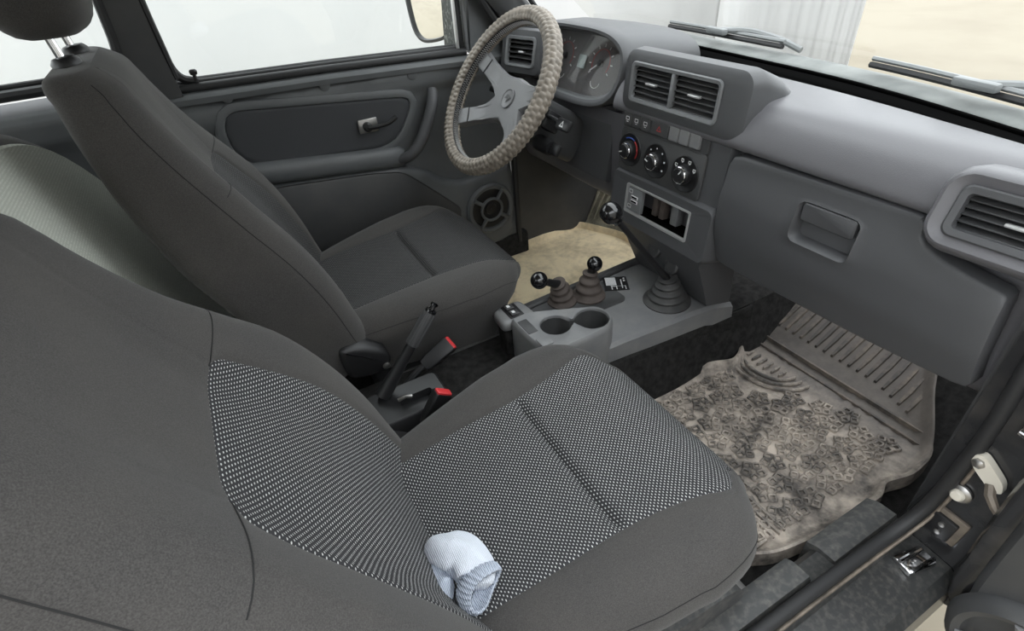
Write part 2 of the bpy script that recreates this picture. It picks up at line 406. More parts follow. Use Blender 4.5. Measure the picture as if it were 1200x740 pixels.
# armrest band and pull handle
g = G()
sec = [(.0, .030), (-.016, .030), (-.026, .022), (-.030, .008), (-.030, -.012), (-.022, -.024), (-.008, -.030), (.004, -.030)]
def band(path, scale):
    L = []
    for (x, z), sc in zip(path, scale): L.append([Vector((x, .648+dy*sc, z+dz*sc)) for dy, dz in sec])
    return L
g.loops(band([(-.80, .505), (-.66, .488), (-.50, .470), (-.40, .459), (-.365, .456), (-.35, .455)], [1, 1, 1, 1, .95, .6]), True, True)
g.build('armrest', 'doorplastic', dr)
g = G()
pth = spline([(-.372, .632, .452), (-.345, .612, .462), (-.312, .606, .492), (-.278, .608, .545), (-.255, .615, .588), (-.245, .634, .612)], 6)
g.tube(pth, lambda i: .016-.003*abs(i/30-.5), 12); g.build('pull_handle', 'dash', dr)
# lower pocket with swooping edge
pk = [(-.80, .19), (-.80, .475), (-.45, .440), (-.36, .430), (-.30, .402), (-.25, .362), (-.20, .340), (-.10, .348), (-.018, .370), (-.018, .09), (-.40, .09)]
pp = soften(densify(pk, 6), 2)
g = G(); g.loops([[Vector((a, y, b)) for a, b in shrink(pp, d)] for d, y in ((0, .652), (.003, .636), (.010, .628), (.02, .626))], False, True)
g.build('lower_panel', 'doorplastic', dr)
pl = [(-.78, .20), (-.78, .465), (-.46, .432), (-.37, .415), (-.27, .318), (-.215, .262), (-.22, .225), (-.40, .21)]
pp = soften(densify(pl, 6), 2)
g = G(); g.loops([[Vector((a, y, b)) for a, b in shrink(pp, d)] for d, y in ((-.004, .622), (0, .6235), (.004, .6215))], False, True)
g.build('door_pocket', 'plastic', dr)
g = G(); g.tube([(-.78, .61, .215), (-.5, .605, .215), (-.25, .612, .225)], .012, 10); g.build('pocket_edge', 'rubber', dr)
# latch handle
g = G(); g.box((-.436, .634, .557), (.052, .006, .036), bev=.003); o = g.build('handle_plate', 'steel', dr)
g = G(); g.lathe([(.012, 0), (.012, .012), (.008, .016)], (-.440, .632, .556), (0, -1, 0), 16)
g.tube(spline([(-.440, .617, .556), (-.42, .612, .556), (-.39, .606, .560), (-.365, .604, .572)], 5), .0055, 10); g.build('latch_lever', 'black', dr)
g = G()
for a, b in ((-.74, .681), (-.518, .668), (-.29, .655)):
    gg = G(); gg.lathe([(.0135, 0), (.0135, .003), (.010, .0042), (.001, .0042)], (a, .6445, b+.002), (0, -1, 0), 20); gg.build('plug_cap', 'doorplastic', dr)
# door speaker
g = G(); g.lathe([(.083, 0), (.083, .006), (.076, .012), (.066, .010), (.063, 0), (.060, -.012)], (-.112, .626, .232), (0, -1, 0), 40, False); ring = g.build('speaker_ring', 'doorplastic', dr)
g = G(); g.lathe([(.072, -.004), (.045, -.0055), (.020, -.006), (.018, -.002), (.001, .0)], (-.112, .617, .232), (0, -1, 0), 32, False); g.build('speaker_cone', 'black', ring)
for k in range(4):
    a = R(45+90*k+8); g = G()
    g.tube([(-.112+.036*math.cos(a), .612, .232+.036*math.sin(a)), (-.112+.070*math.cos(a), .612, .232+.070*math.sin(a))], .006, 8); g.build('grille_spoke', 'doorplastic', ring)
g = G(); g.tube([(-.112+.036*math.cos(R(a)), .612, .232+.036*math.sin(R(a))) for a in range(0, 360, 15)], .0045, 8, closed=True); g.build('grille_ring', 'doorplastic', ring)
# door front edge, seal towards the pillar, dark kick panel
g = G(); g.tube([(-.012, .628, .08), (-.012, .628, .40), (-.015, .64, .66)], .009, 8); g.build('door_edge_seal', 'rubber', dr)
# wing-mirror sail and window front post
g = G(); g.loops([[Vector((x, y, z)) for x, z in ((-.112, .680), (.012, .650), (.004, .715), (-.060, .80), (-.085, .845), (-.105, .845))] for y in (.675, .652, .648)], True, True)
g.build('mirror_sail', 'doorplastic', dr)
g = G(); g.box((-.118, .66, .765), (.010, .014, .155), bev=.003); g.build('window_post', 'frame_grey', dr)
g = G(); g.box((-.131, .668, .765), (.010, .012, .155), bev=.003); g.build('window_post_seal', 'rubber', dr)
g = G(); g.box((-.143, .664, .765), (.007, .012, .155), bev=.002); g.build('window_post_trim', 'silver', dr)

# wing mirror outside the door
mr = root('wing_mirror', (-.13, .82, .70), 'black wing mirror outside the driver window showing a bright yard', 'mirror')
mo = soften(densify([(-.115, .060), (-.100, -.075), (-.060, -.105), (.035, -.090), (.062, -.055), (.060, .075), (.03, .10), (-.08, .10)], 5), 4)
fr = Frame((-.128, .845, .785), (.40, -.916, 0), (0, 0, 1)); fr.D = Vector((-.916, -.40, 0))
g = G(); g.loops([fr.loop(shrink(mo, d), h) for d, h in ((.035, -.075), (.008, -.05), (0, -.01), (0, 0), (.008, .003), (.010, -.004))], True, False); g.build('mirror_housing', 'plastic', mr)
g = G(); g.loops([fr.loop(shrink(mo, .009), -.004), fr.loop(shrink(mo, .011), -.0035)], True, True); g.build('mirror_glass', 'mirror', mr)
g = G(); g.loops([[Vector((x, y, z)) for x, z in ((-.125, .685), (-.03, .685), (-.03, .84), (-.115, .84))] for y in (.685, .80)], True, True); g.build('mirror_arm', 'speck', mr)

# A-pillar driver side and windscreen
trm = root('trim_1', (0, .64, .70), kind='structure')
g = G()
def pillar(pts, wv, dv, name, mat, par):
    L = []
    for p in pts:
        p = Vector(p); L.append([p+Vector(wv)*a+Vector(dv)*b for a, b in ((-1, -.6), (-.6, -1), (.6, -1), (1, -.6), (1, .6), (.6, 1), (-.6, 1), (-1, .6))])
    g = G(); g.loops(L, True, True); return g.build(name, mat, par)
pillar([(.135, .645, .64), (.03, .635, .755), (-.05, .625, .84), (-.32, .56, 1.16)], (.028, 0, .030), (0, .030, 0), 'pillar_trim', 'plastic', trm)
g = G(); g.tube([(-.005, .628, .70), (-.06, .622, .775), (-.105, .612, .84), (-.37, .55, 1.15)], .010, 8); g.build('pillar_seal', 'rubber', trm)
g = G(); g.tube([(.13, .60, .70), (.075, .598, .765), (.0, .585, .85), (-.27, .53, 1.16)], .007, 8); g.build('glass_seal', 'rubber', trm)
trp = root('trim_2', (0, -.64, .70), kind='structure')
pillar([(.06, -.675, .60), (.02, -.670, .70), (-.06, -.650, .84), (-.32, -.585, 1.16)], (.022, 0, .024), (0, .020, 0), 'pillar_trim', 'plastic', trp)

def xf(y): return sinterp(y, [(-.70, .070), (-.52, .150), (-.22, .238), (.10, .284), (.45, .316), (.70, .295)])
ws = root('window_3', (.3, 0, .67), kind='structure')
def wsc(t0, t1, off=0):
    def fn(u, v):
        y = -.66 + 1.32*u; t = t0+(t1-t0)*v
        x = xf(y)+.042 - .60*t + off
        return Vector((x, y*(1-.12*t), .672 + .50*t))
    return fn
g = G(); g.grid(wsc(.0, 1.0), 40, 10); o = g.build('windscreen', 'glass', ws)
g = G(); g.grid(lambda u, v: Vector((xf(-.69+1.38*u)-.006+.050*v, -.69+1.38*u, .667+.004*math.sin(v*3.1))), 50, 4)
g.grid(lambda u, v: Vector((xf(-.69+1.38*u)+.044-.006*v, -.69+1.38*u, .668+.012*v)), 50, 3)
o = g.build('windscreen_seal', 'hole', ws); s = o.modifiers.new('thick', 'SOLIDIFY'); s.thickness = .004
g = G(); g.grid(lambda u, v: Vector((xf(-.66+1.32*u)+.050+.115*v, -.66+1.32*u, .676+.012*math.sin(v*3.14)-.012*v)), 60, 8)
o = g.build('trim_3', 'cowl', kind='structure'); s = o.modifiers.new('thick', 'SOLIDIFY'); s.thickness = .02; s.offset = -1
def wiper(y0, y1, label):
    r_ = root('wiper', (xf((y0+y1)/2)+.08, (y0+y1)/2, .69), label, 'wiper')
    g = G(); pts = [Vector((xf(y)+.085, y, .700)) for y in [y0+(y1-y0)*i/14 for i in range(15)]]
    g.tube(pts, .0055, 6); g.build('blade', 'rubber', r_)
    g = G(); g.tube([p+Vector((.004, 0, .010)) for p in pts], .0045, 6); g.build('blade_frame', 'wiper', r_)
    g = G(); ym = (y0+y1)/2; g.tube(spline([(xf(ym)+.07, ym, .712), (xf(ym)+.09, ym-.08, .716), (xf(ym-.16)+.11, ym-.16, .708), (xf(ym-.22)+.125, ym-.22, .690)], 6), .007, 8); g.build('arm', 'wiper', r_)
    g = G(); g.box((xf(ym)+.068, ym, .712), (.016, .07, .014), Matrix.Rotation(R(-10), 3, 'Z'), bev=.004); g.build('clip', 'wiper', r_)
wiper(-.18, -.60, 'grey wiper lying on the windscreen base nearest the passenger side')
wiper(.44, .04, 'grey wiper lying on the windscreen base behind the centre vents')

# ------------------------------------------------------------------ seats
def pad_rows(rows):
    """rows: dict(P, n, w, e, r, t, b, g) -> list of point loops, list of lateral coords, front column count"""
    out = []; 
    for q in rows:
        P, n = Vector(q['P']), Vector(q['n']).normalized(); w, r, t, b, gr = q['w'], min(q['r'], q['w']*.8), q['t'], q['b'], q['g']
        wf = w-r; e = min(q['e'], wf*.96); d = min(.004, e*.06)
        cols = [-wf+(wf-e-2*d)*i/7 for i in range(8)] + [-e-d, -e, -e+d] + [-e+2*d+(2*e-4*d)*i/23 for i in range(24)] + [e-d, e, e+d] + [e+2*d+(wf-e-2*d)*i/7 for i in range(8)]
        cols[-1] = wf
        def h(L):
            a = abs(L); return b*sstep(e*.55, wf+1e-6, a) - gr*math.exp(-((a-e)/.0035)**2) - q.get('gx', 0)*sstep(e, e-.012, a)
        loop = [(L, h(L)) for L in cols]
        rd = min(r, t*.5); r2 = min(.03, w*.3, t*.3)
        for i in range(1, 8):
            a = R(90*i/7); loop.append((wf+r*math.sin(a), h(wf)-rd*(1-math.cos(a))))
        y0 = h(wf)-rd
        for i in range(1, 4): loop.append((w-q.get('tp', 0)*i/4, y0+(-t+r2-y0)*i/4))
        for i in range(0, 5):
            a = R(90*i/4); loop.append((w-q.get('tp', 0)-r2+r2*math.cos(a), -t+r2-r2*math.sin(a)))
        half = loop[45:]
        for i in range(1, 6): loop.append(((w-q.get('tp', 0)-r2)*(1-i/3), -t))
        loop = loop + [(-L, hh) for L, hh in half[::-1]]
        out.append([P + n*hh + Vector((0, 1, 0))*L for L, hh in loop])
    return out
NF = 45; IE0, IE1 = 9, 36     # front columns; columns of the insert edges
# column layout: 0..7 bolster, 8,9,10 edge, 11..34 insert, 35,36,37 edge, 38..45 bolster
IE0, IE1 = 9, 36
def pad_build(rows, ia, ib, name, parent):
    L = pad_rows(rows); n = len(L[0])
    body, insr = G(), G(); uvs = []
    arc = 0; arcs = [0]
    for i in range(1, len(rows)): arc += (Vector(rows[i]['P'])-Vector(rows[i-1]['P'])).length; arcs.append(arc)
    bf = []
    for i in range(len(L)-1):
        for k in range(n):
            if ia <= i < ib and IE0 <= k < IE1: continue
            bf.append((i*n+k, i*n+(k+1) % n, (i+1)*n+(k+1) % n, (i+1)*n+k))
    bf += [tuple(range(n))[::-1], tuple((len(L)-1)*n+k for k in range(n))]
    body.add([p for l in L for p in l], bf)
    o = body.build(name, 'fabric', parent, angle=60)
    w = IE1-IE0+1
    vs = []
    for i in range(ia, ib+1):
        for k in range(IE0, IE1+1): vs.append(L[i][k]); uvs.append((L[i][k].y, arcs[i]))
    insr.add(vs, [(i*w+k, i*w+k+1, (i+1)*w+k+1, (i+1)*w+k) for i in range(ib-ia) for k in range(w-1)])
    oi = insr.build(name+'_insert', 'dots', parent, angle=60, uvs=uvs, label='dotted grey fabric panel')
    return o, oi, L
def seat(X0, Y0, label):
    rt_ = root('car_seat', (0, 0, 0), label, 'car seat', 'front car seats')
    # cushion rows, local x from back to front
    rows = []; xs = [-.245, -.235, -.22, -.20] + [-.18+.02*i for i in range(8)]
    xc = -.008
    xs = [-.245, -.238, -.225, -.205, -.18, -.15, -.12, -.09, -.06, -.04, -.026, -.018, -.013, -.008, -.003, .002, .010, .024, .045, .07, .095, .115, .135, .15, .163, .175, .186, .196, .205, .213, .220, .226, .2305, .234, .2362, .2372]
    for x in xs:
        w = .247
        if x > .03: w = .250*max(1e-3, 1-((x-.03)/.2085)**2.7)**(1/2.7)
        w *= interp(x, [(-.25, .78), (-.16, .86), (-.03, .975), (.03, 1.0)])
        top = sinterp(x, [(-.245, .300), (-.12, .318), (0, .330), (.10, .336), (.15, .330), (.19, .308), (.22, .275), (.2372, .225)])
        ang = sinterp(x, [(-.245, -3), (0, -3), (.10, 2), (.15, 14), (.19, 38), (.22, 62), (.2372, 85)])
        t = max(.012, top-.14) if x < .15 else max(.01, (top-.14)*interp(x, [(.15, 1), (.2372, .5)]))
        e = sinterp(x, [(-.245, .130), (-.10, .136), (0, .138), (.08, .150), (.16, .172), (.24, .19)])
        gx = .010*math.exp(-((x-xc)/.0065)**2)
        rows.append(dict(P=(x, 0, top), n=(math.sin(R(ang)), 0, math.cos(R(ang))), w=w, e=e, r=.055 if x < .2 else .04, t=t, b=.014*sstep(.2, .1, x), g=.003, gx=gx, tp=min(.045, w*.25)))
    o, oi, Lc = pad_build(rows, 0, len(rows)-1, 'cushion', rt_)
    # backrest rows from the bottom up
    rows = []; prof = [(.225, -.195), (.25, -.203), (.33, -.228), (.40, -.248), (.47, -.273), (.54, -.305), (.60, -.337), (.68, -.373), (.76, -.402), (.815, -.418), (.84, -.430)]
    zs = [.225, .235, .25, .27, .29] + [.31+.02*i for i in range(15)] + [.605] + [.614, .620, .625, .628, .630, .633, .637, .645, .66, .68, .71, .73, .75, .77, .785, .80, .812, .822, .830, .836, .841, .8445, .846]
    iTop = zs.index(.630)
    for z in zs:
        x = sinterp(z, prof); dx = sinterp(z+.01, prof)-sinterp(z-.01, prof)
        nrm = Vector((.02, 0, -dx))
        tr = sstep(.795, .846, z)
        nrm = Vector((.02, 0, -dx*(1-.9*sstep(.70, .82, z))))
        w = sinterp(z, [(.225, .205), (.30, .228), (.40, .247), (.50, .253), (.56, .248), (.62, .226), (.68, .204), (.74, .192), (.79, .185), (.815, .181)]) - (.045*(1-math.sqrt(max(0, 1-((z-.80)/.0465)**2))) if z > .80 else 0)
        e = sinterp(z, [(.225, .156), (.35, .160), (.45, .158), (.50, .152), (.56, .136), (.60, .122), (.618, .114), (.625, .106), (.630, .094)])
        b = sinterp(z, [(.225, .012), (.30, .026), (.50, .032), (.60, .026), (.70, .012), (.80, 0)])
        t = interp(z, [(.225, .10), (.30, .135), (.60, .13), (.70, .118), (.78, .098), (.812, .090)])
        pull = 0
        if z > .812:
            k = (z-.812)/.0345; pull = .026*(1-math.sqrt(max(0, 1-k*k*.985))); t = .090-2*pull
        P = Vector((x, 0, z-.008*sstep(.78, .846, z))) - nrm.normalized()*pull
        rows.append(dict(P=P, n=nrm, w=w, e=e, r=.052, t=t, b=b, g=.003 if z < .632 else .0005, gx=.0015*math.exp(-((z-.630)/.004)**2)))
    o, oi, Lb = pad_build(rows, 0, iTop, 'backrest', rt_)
    # seams: from the corners of the insert out to the edge, and along the front edge of each side
    for sgn in (0, 1):
        k0, k1 = (IE0, 0) if sgn == 0 else (IE1, 45)
        step = -1 if sgn == 0 else 1
        pts = []
        ii = iTop-2
        for q, k in enumerate(range(k0, k1+step, step)):
            f = iTop + 1.6*(q/9); i0 = int(f); pts.append(Lb[i0][k].lerp(Lb[i0+1][k], f-i0) + Vector((.0004, 0, .0002)))
        pts += [Lb[iTop+1][k].lerp(Lb[iTop+2][k], .6) for k in (range(46, 50) if sgn == 1 else range(len(Lb[0])-1, len(Lb[0])-5, -1))]
        g = G(); g.tube(pts, .0007, 5); g.build('seam', 'seam', rt_)
        kk = 50 if sgn == 1 else len(Lb[0])-6
        g = G(); g.tube([Lb[i][kk] for i in range(3, len(Lb)-4)], .0007, 5); g.build('side_seam', 'seam', rt_)
        g = G(); g.tube([Lc[i][kk] for i in range(3, len(Lc)-9)], .0007, 5); g.build('cushion_seam', 'seam', rt_)
    # base, recliner covers, rails
    g = G(); g.box((-.02, 0, .115), (.36, .36, .06), bev=.02); g.build('seat_base', 'black', rt_)
    for sy in (-1, 1):
        g = G(); fr = Frame((-.215, sy*.232, .265), (1, 0, 0), (0, 0, 1)); fr.D = Vector((0, sy, 0))
        cv = soften(densify([(-.050, .045), (-.005, .035), (.045, .0), (.052, -.035), (.02, -.055), (-.045, -.045)], 5), 3)
        g.loops([fr.loop(shrink(cv, d), h) for d, h in ((0, -.035), (0, .0), (.006, .008), (.014, .010))], True, True); rc = g.build('recliner_cover', 'black', rt_)
        g = G(); g.lathe([(.008, 0), (.008, .004), (.004, .006)], fr.p(.035, -.035, .008), fr.D, 12); g.build('screw', 'steel', rc)
        g = G(); g.box((-.02, sy*.19, .065), (.46, .028, .022), bev=.004); g.build('rail', 'steel', rt_)
        g = G(); g.loops([[Vector((x, sy*(.214+d), z)) for x, z in soften(densify([(-.21, .075), (.14, .075), (.175, .12), (.15, .165), (-.20, .165)], 5), 2)] for d in (-.012, .0, .004)], True, True); g.build('side_valance', 'scuffed', rt_)
        for xx in (-.20, .16):
            g = G(); g.box((xx, sy*.19, .037), (.05, .045, .036), bev=.006); g.build('rail_foot', 'dust_metal', rt_)
    # headrest on two posts
    for sy in (-1, 1):
        g = G(); g.tube([(-.478, sy*.068, .80), (-.484, sy*.068, .845), (-.492, sy*.068, .93)], .006, 12); g.build('headrest_post', 'chrome', rt_)
        g = G(); g.lathe([(.020, 0), (.020, .006), (.015, .012), (.009, .013)], (-.481, sy*.068, .8375), (-.12, 0, 1), 20); g.build('post_bezel', 'black', rt_)
    L = []
    for i in range(17):
        a = -math.pi/2+math.pi*i/16; z = .968+.095*math.sin(a); k = max(.02, math.cos(a))**.45
        L.append([Vector((-.482-.10*(z-.87)+.068*k*math.copysign(abs(math.cos(t))**.6, math.cos(t)), .135*(max(.02, math.cos(a))**.3)*math.copysign(abs(math.sin(t))**.55, math.sin(t)), z)) for t in [2*math.pi*j/48 for j in range(48)]])
    g = G(); g.loops(L, True, True); g.build('headrest', 'fabric', rt_, angle=60)
    rt_.location = (X0, Y0, 0); WL[rt_.name] = Vector((X0, Y0, 0))
    return rt_
def copy_tree(o, parent=None):
    c = o.copy(); C.objects.link(c); c.parent = parent
    for ch in [x for x in C.objects if x.parent == o]: copy_tree(ch, c)
    return c
drv = seat(-.462, .32, 'charcoal fabric front seat behind the steering wheel, with headrest in view')
pas = copy_tree(drv)
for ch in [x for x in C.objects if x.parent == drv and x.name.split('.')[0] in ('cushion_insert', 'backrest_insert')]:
    ch.material_slots[0].link = 'OBJECT'; ch.material_slots[0].material = M['dots_dark']; ch['label'] = 'dark fabric panel with faint dots'
pas.location = (-.500, -.388, 0)
dlt = R(-4.4); piv = Vector((-.205, 0, .30)); rm_ = Matrix.Rotation(dlt, 3, 'Y')     # passenger backrest reclined a little further
for ch in [x for x in C.objects if x.parent == pas]:
    if ch.name.split('.')[0] in ('backrest', 'backrest_insert', 'seam', 'side_seam', 'headrest', 'headrest_post', 'post_bezel'):
        ch.rotation_euler = (0, dlt, 0); ch.location = piv - rm_ @ piv
pas['label'] = 'charcoal fabric front passenger seat nearest the camera, knitted glove lying on it'

# rear bench folded up behind the front seats
rb = root('rear_bench', (-1.12, .25, .02), 'folded rear seat with grey-green dotted fabric, behind the driver seat', 'rear seat')
half = [(0, .80), (.12, .797), (.22, .785), (.33, .757), (.41, .715), (.47, .645), (.52, .56), (.555, .46), (.565, .30), (.56, .10)]
out = [(y, z) for y, z in half] + [(-.07, .10), (-.07, .80)]
bo = soften(resample(out, .035), 4)
def lean(l, x): return [Vector((x-.02-.30*(b-.68), a, b)) for a, b in l]
g = G(); g.loops([lean(shrink(bo, d), x) for d, x in ((.03, -1.19), (.008, -1.17), (0, -1.14), (0, -1.055), (.006, -1.035), (.018, -1.022), (.026, -1.019))], True, True); g.build('bench_body', 'fabric', rb)
P = shrink(bo, .026); bi = [(a, b) for a, b in P]
g = G(); l1, l2 = shrink(bo, .0265), shrink(bo, .0300)
g.loops([lean(l1, -1.018), lean(l2, -1.012)], False, True, flat=.05)
uvs = [(v.y, v.z) for v in g.v]
g.build('bench_insert', 'rear_dots', rb, uvs=uvs, label='grey-green dotted fabric panel')

# ------------------------------------------------------------------ dashboard
db = root('dashboard', (.15, 0, .30), 'dark grey moulded dashboard running the full width of the car', 'dashboard')
prof0 = [(.15, .6815), (.085, .682), (.048, .668), (.024, .642), (.014, .618), (.017, .606), (.030, .602), (.046, .595), (.046, .50), (.046, .40), (.062, .36), (.12, .335), (.30, .31)]
def dash_fn(u, v):
    y = -.685 + 1.37*u; xb = xf(y)
    prof = [(xb, .664), (xb-.03, .671), (xb*.62+.05, .679)] + [(max(-1, p[0]*1.0), p[1]) for p in prof0[1:]]
    P = dash_fn.cache.get(u)
    if P is None: P = spline([Vector((a, 0, b)) for a, b in prof], 6); dash_fn.cache[u] = P
    t = v*(len(P)-1); i = min(int(t), len(P)-2); p = P[i].lerp(P[i+1], t-i)
    rec = sstep(.185, .215, y)*sstep(.60, .57, y)*sstep(.585, .60, p.z)
    x = p.x + max(0, .125-p.x)*rec; z = p.z - .012*rec
    return Vector((x, y, z))
dash_fn.cache = {}
g = G(); g.grid(dash_fn, 137, 84); g.build('dash_shell', 'dash_soft', db)
# defroster slot along the back of the top
g = G()
for i in range(20):
    y = -.20+.40*i/20; g.tube([(xf(y)-.022, y, .6725), (xf(y+.02)-.022, y+.02, .6725)], .0025, 5)
g.build('defroster_slot', 'hole', db)

FS = Frame((.003, 0, .40), (0, -1, 0), (.10, 0, 1))          # centre stack plane; a = -y, b about z-.40
# stack body
g = G(); g.loops([FS.loop(rr(.002, .150, .155, .072, .014), d) for d in (-.10, -.006)] + [FS.loop(rr(.002, .150, .150, .068, .012), 0)], False, True); g.build('stack_body', 'dash', db)
# upper pod around the vents, its back merging with the top
def podloop(dh, dx): return rr(.004+0, .268, .165+dh, .070+dh, .030+dh*.5)
vent_c = (-.010, .2735)
g = G(); g.loops([FS.loop(rr(.006, .225, .160, .050, .03), -.16), FS.loop(rr(.006, .262, .172, .060, .03), -.07), FS.loop(rr(.006, .272, .172, .066, .03), -.02), FS.loop(rr(.005, .272, .166, .062, .028), .006), FS.loop(rr(.003, .272, .156, .054, .022), .012), FS.loop(rr(-.010, .2735, .124, .040, .012), .012)], False, False)
g.build('vent_pod', 'dash', db)
def vent(fr, cx, cy, hw, hh, r, tabs, nsl, split, mats=('frame_grey', 'black', 'hole'), depth=.05, bez=.008):
    g = G(); g.loops([fr.loop(rr(cx, cy, hw, hh, r), -.004), fr.loop(rr(cx, cy, hw, hh, r), .004), fr.loop(rr(cx, cy, hw-.002, hh-.002, r), .006), fr.loop(rr(cx, cy, hw-bez, hh-bez, max(.003, r-bez*.6)), .005), fr.loop(rr(cx, cy, hw-bez-.002, hh-bez-.002, max(.003, r-bez*.6)), -.004)], False, False)
    vf = g.build('vent_frame', mats[0], db)
    g = G(); g.loops([fr.loop(rr(cx, cy, hw-bez, hh-bez, .003), 0), fr.loop(rr(cx, cy, hw-bez, hh-bez, .003), -depth)], False, True); g.build('vent_cavity', mats[2], vf)
    iw, ih = hw-bez, hh-bez
    spans = [(cx-iw, cx+iw)] if not split else [(cx-iw, cx-.004), (cx+.004, cx+iw)]
    if split:
        g = G(); g.box(fr.p(cx, cy, 0), (.009, 2*ih, .012), fr.rot(), bev=.002); g.build('vent_divider', mats[0], vf)
    tilt = Matrix.Rotation(R(25), 3, fr.A)
    for a0, a1 in spans:
        for i in range(nsl):
            b = cy-ih+2*ih*(i+.5)/nsl
            g = G(); g.box(fr.p((a0+a1)/2, b, -.008), (a1-a0-.002, .0022, .018), tilt @ fr.rot(), bev=.0008, seg=1); g.build('vent_slat', mats[1] if mats[1] != 'black' else 'plastic', vf)
        if tabs:
            a = a0+(a1-a0)*tabs[0]; g = G(); g.box(fr.p(a, cy+ih*tabs[1], .001), (tabs[2], .005, .010), fr.rot(), bev=.0015); g.build('vent_tab', 'silver', vf)
    return vf
FV = Frame(FS.p(0, 0, .010), FS.A, FS.B)
vent(FV, -.010, .2735, .124, .040, .012, (.5, .05, .030), 6, True)
# switch row
FB = Frame(FS.p(0, 0, .003), FS.A, FS.B)
g = G(); g.loops([FB.loop(rr(-.022, .196, .126, .0195, .004), d) for d in (-.006, .0)] + [FB.loop(rr(-.022, .196, .125, .0185, .004), .0015)], False, True); g.build('switch_panel', 'plastic', db)
bx = [-.133, -.104, -.075, -.031, .014, .043, .073]; bw = [.0135, .0135, .0135, .026, .0135, .0135, .0135]
bw = [.0135, .0135, .0135, .0265, .0135, .0135, .0135]; bx = [-.130, -.101, -.072, -.030, .012, .041, .070]
for i, (a, w_) in enumerate(zip(bx, bw)):
    g = G(); g.loops([FB.loop(rr(a, .196, w_, .0145, .003), 0), FB.loop(rr(a, .196, w_, .0145, .003), .005), FB.loop(rr(a, .196, w_-.0015, .013, .003), .0068)], False, True); b = g.build('switch_button', 'console' if i > 3 else 'plastic', db)
    if i < 3:
        g = G(); g.loops([FB.loop(rr(a, .197, .0055, .004, .001, 2), .0072), FB.loop(rr(a, .197, .0042, .0027, .001, 2), .0072)], False, False)
        g.box(FB.p(a, .190, .0072), (.006, .0012, .0004), FB.rot()); g.build('button_symbol', 'white_mark', b)
    if i == 3:
        tri = [(a-.007, .191), (a+.007, .191), (a, .2025)]; tri2 = [(a-.0042, .1925), (a+.0042, .1925), (a, .1995)]
        g = G(); g.loops([FB.loop(tri, .0072), FB.loop(tri2, .0072)], False, False); g.build('hazard_symbol', 'redmark', b)
# climate panel with three rotary knobs
g = G(); g.loops([FB.loop(rr(-.022, .130, .127, .0475, .010), d) for d in (-.006, .001)] + [FB.loop(rr(-.022, .130, .125, .0455, .009), .003)], False, True); cp = g.build('climate_panel', 'plastic', db)
for i, a in enumerate((-.113, -.027, .059)):
    b = .131-.002*i
    g = G(); g.lathe([(.037, .003), (.036, .0055), (.033, .0055), (.029, .0034), (.020, .0034)], FB.p(a, b), FB.D, 40, False); d = g.build('knob_dish', 'black', db)
    g = G(); g.lathe([(.0195, 0), (.0195, .010), (.0185, .012), (.0165, .0125)], FB.p(a, b, .003), FB.D, 36, False); g.build('knob_skirt', 'black', d)
    g = G(); g.lathe([(.0172, .012), (.0172, .0165), (.0160, .0178), (.0142, .0165)], FB.p(a, b, .003), FB.D, 36, False); g.build('knob_ring', 'chrome', d)
    g = G(); g.lathe([(.0145, .010), (.0145, .018), (.013, .0205), (.001, .0208)], FB.p(a, b, .003), FB.D, 32, False); g.build('knob_cap', 'black', d)
    g = G(); ang = R((200, 160, 55)[i]); g.box(FB.p(a+.009*math.cos(ang), b+.009*math.sin(ang), .0242), (.009, .0022, .0008), Matrix.Rotation(ang, 3, FB.D) @ FB.rot()); g.build('knob_pointer', 'white_mark', d)
    if i == 0:
        for mname, a0, a1 in (('bluemark', 120, 60), ('redmark', 55, -30)):
            g = G(); pts = [FB.p(a+.0265*math.cos(R(a0+(a1-a0)*t/10)), b+.0265*math.sin(R(a0+(a1-a0)*t/10)), .0062) for t in range(11)]; g.tube(pts, .0013, 5); g.build('temperature_mark', mname, d)
    elif i == 1:
        for k in range(7):
            t = R(150-40*k+20); 
            if k > 5: continue
            g = G(); g.lathe([(.0012+.0002*k, 0), (.0012+.0002*k, .0006)], FB.p(a+.0275*math.cos(t), b+.0275*math.sin(t), .0055), FB.D, 10); g.build('fan_mark', 'white_mark', d)
    else:
        for k in range(4):
            t = R(150-40*k); g = G(); c = (a+.0285*math.cos(t), b+.0285*math.sin(t))
            g.loops([FB.loop(rr(c[0], c[1], .0036, .0030, .001, 2), .0058), FB.loop(rr(c[0], c[1], .0024, .0016, .0006, 2), .0058)], False, False)
            g.box(FB.p(c[0], c[1]-.0042, .0058), (.003, .001, .0004), FB.rot()); g.build('airflow_mark', 'white_mark', d)
# lower block with the empty radio slot
FR = Frame((-.004, 0, .40), (0, -1, 0), (.10, 0, 1))
g = G()
ro = rr(.001, .028, .096, .0305, .004)
g.loops([FR.loop(rr(.003, .020, .160, .070, .02), -.12), FR.loop(rr(.003, .024, .158, .062, .018), -.008), FR.loop(rr(.003, .024, .152, .056, .014), .006), FR.loop(rr(.001, .028, .100, .034, .006), .004), FR.loop(ro, .0)], False, False); g.build('radio_surround', 'dash', db)
g = G(); g.loops([FR.loop(rr(.001, .028, .100, .0340, .004), .003), FR.loop(rr(.001, .028, .100, .0340, .004), .0065), FR.loop(rr(.001, .028, .096, .030, .003), .0065), FR.loop(rr(.001, .028, .0955, .0295, .003), -.002)], False, False); rf = g.build('radio_frame', 'silver', db, label='bright silver slot frame')
g = G(); g.loops([FR.loop(rr(.001, .028, .097, .031, .003), .001), FR.loop(rr(.001, .028, .097, .031, .003), -.06)], False, True); g.build('radio_cavity', 'hole', rf)
g = G(); g.box(FR.p(-.070, .028, -.001), (.046, .055, .010), FR.rot(), bev=.001); up = g.build('socket_panel', 'frame_grey', rf)
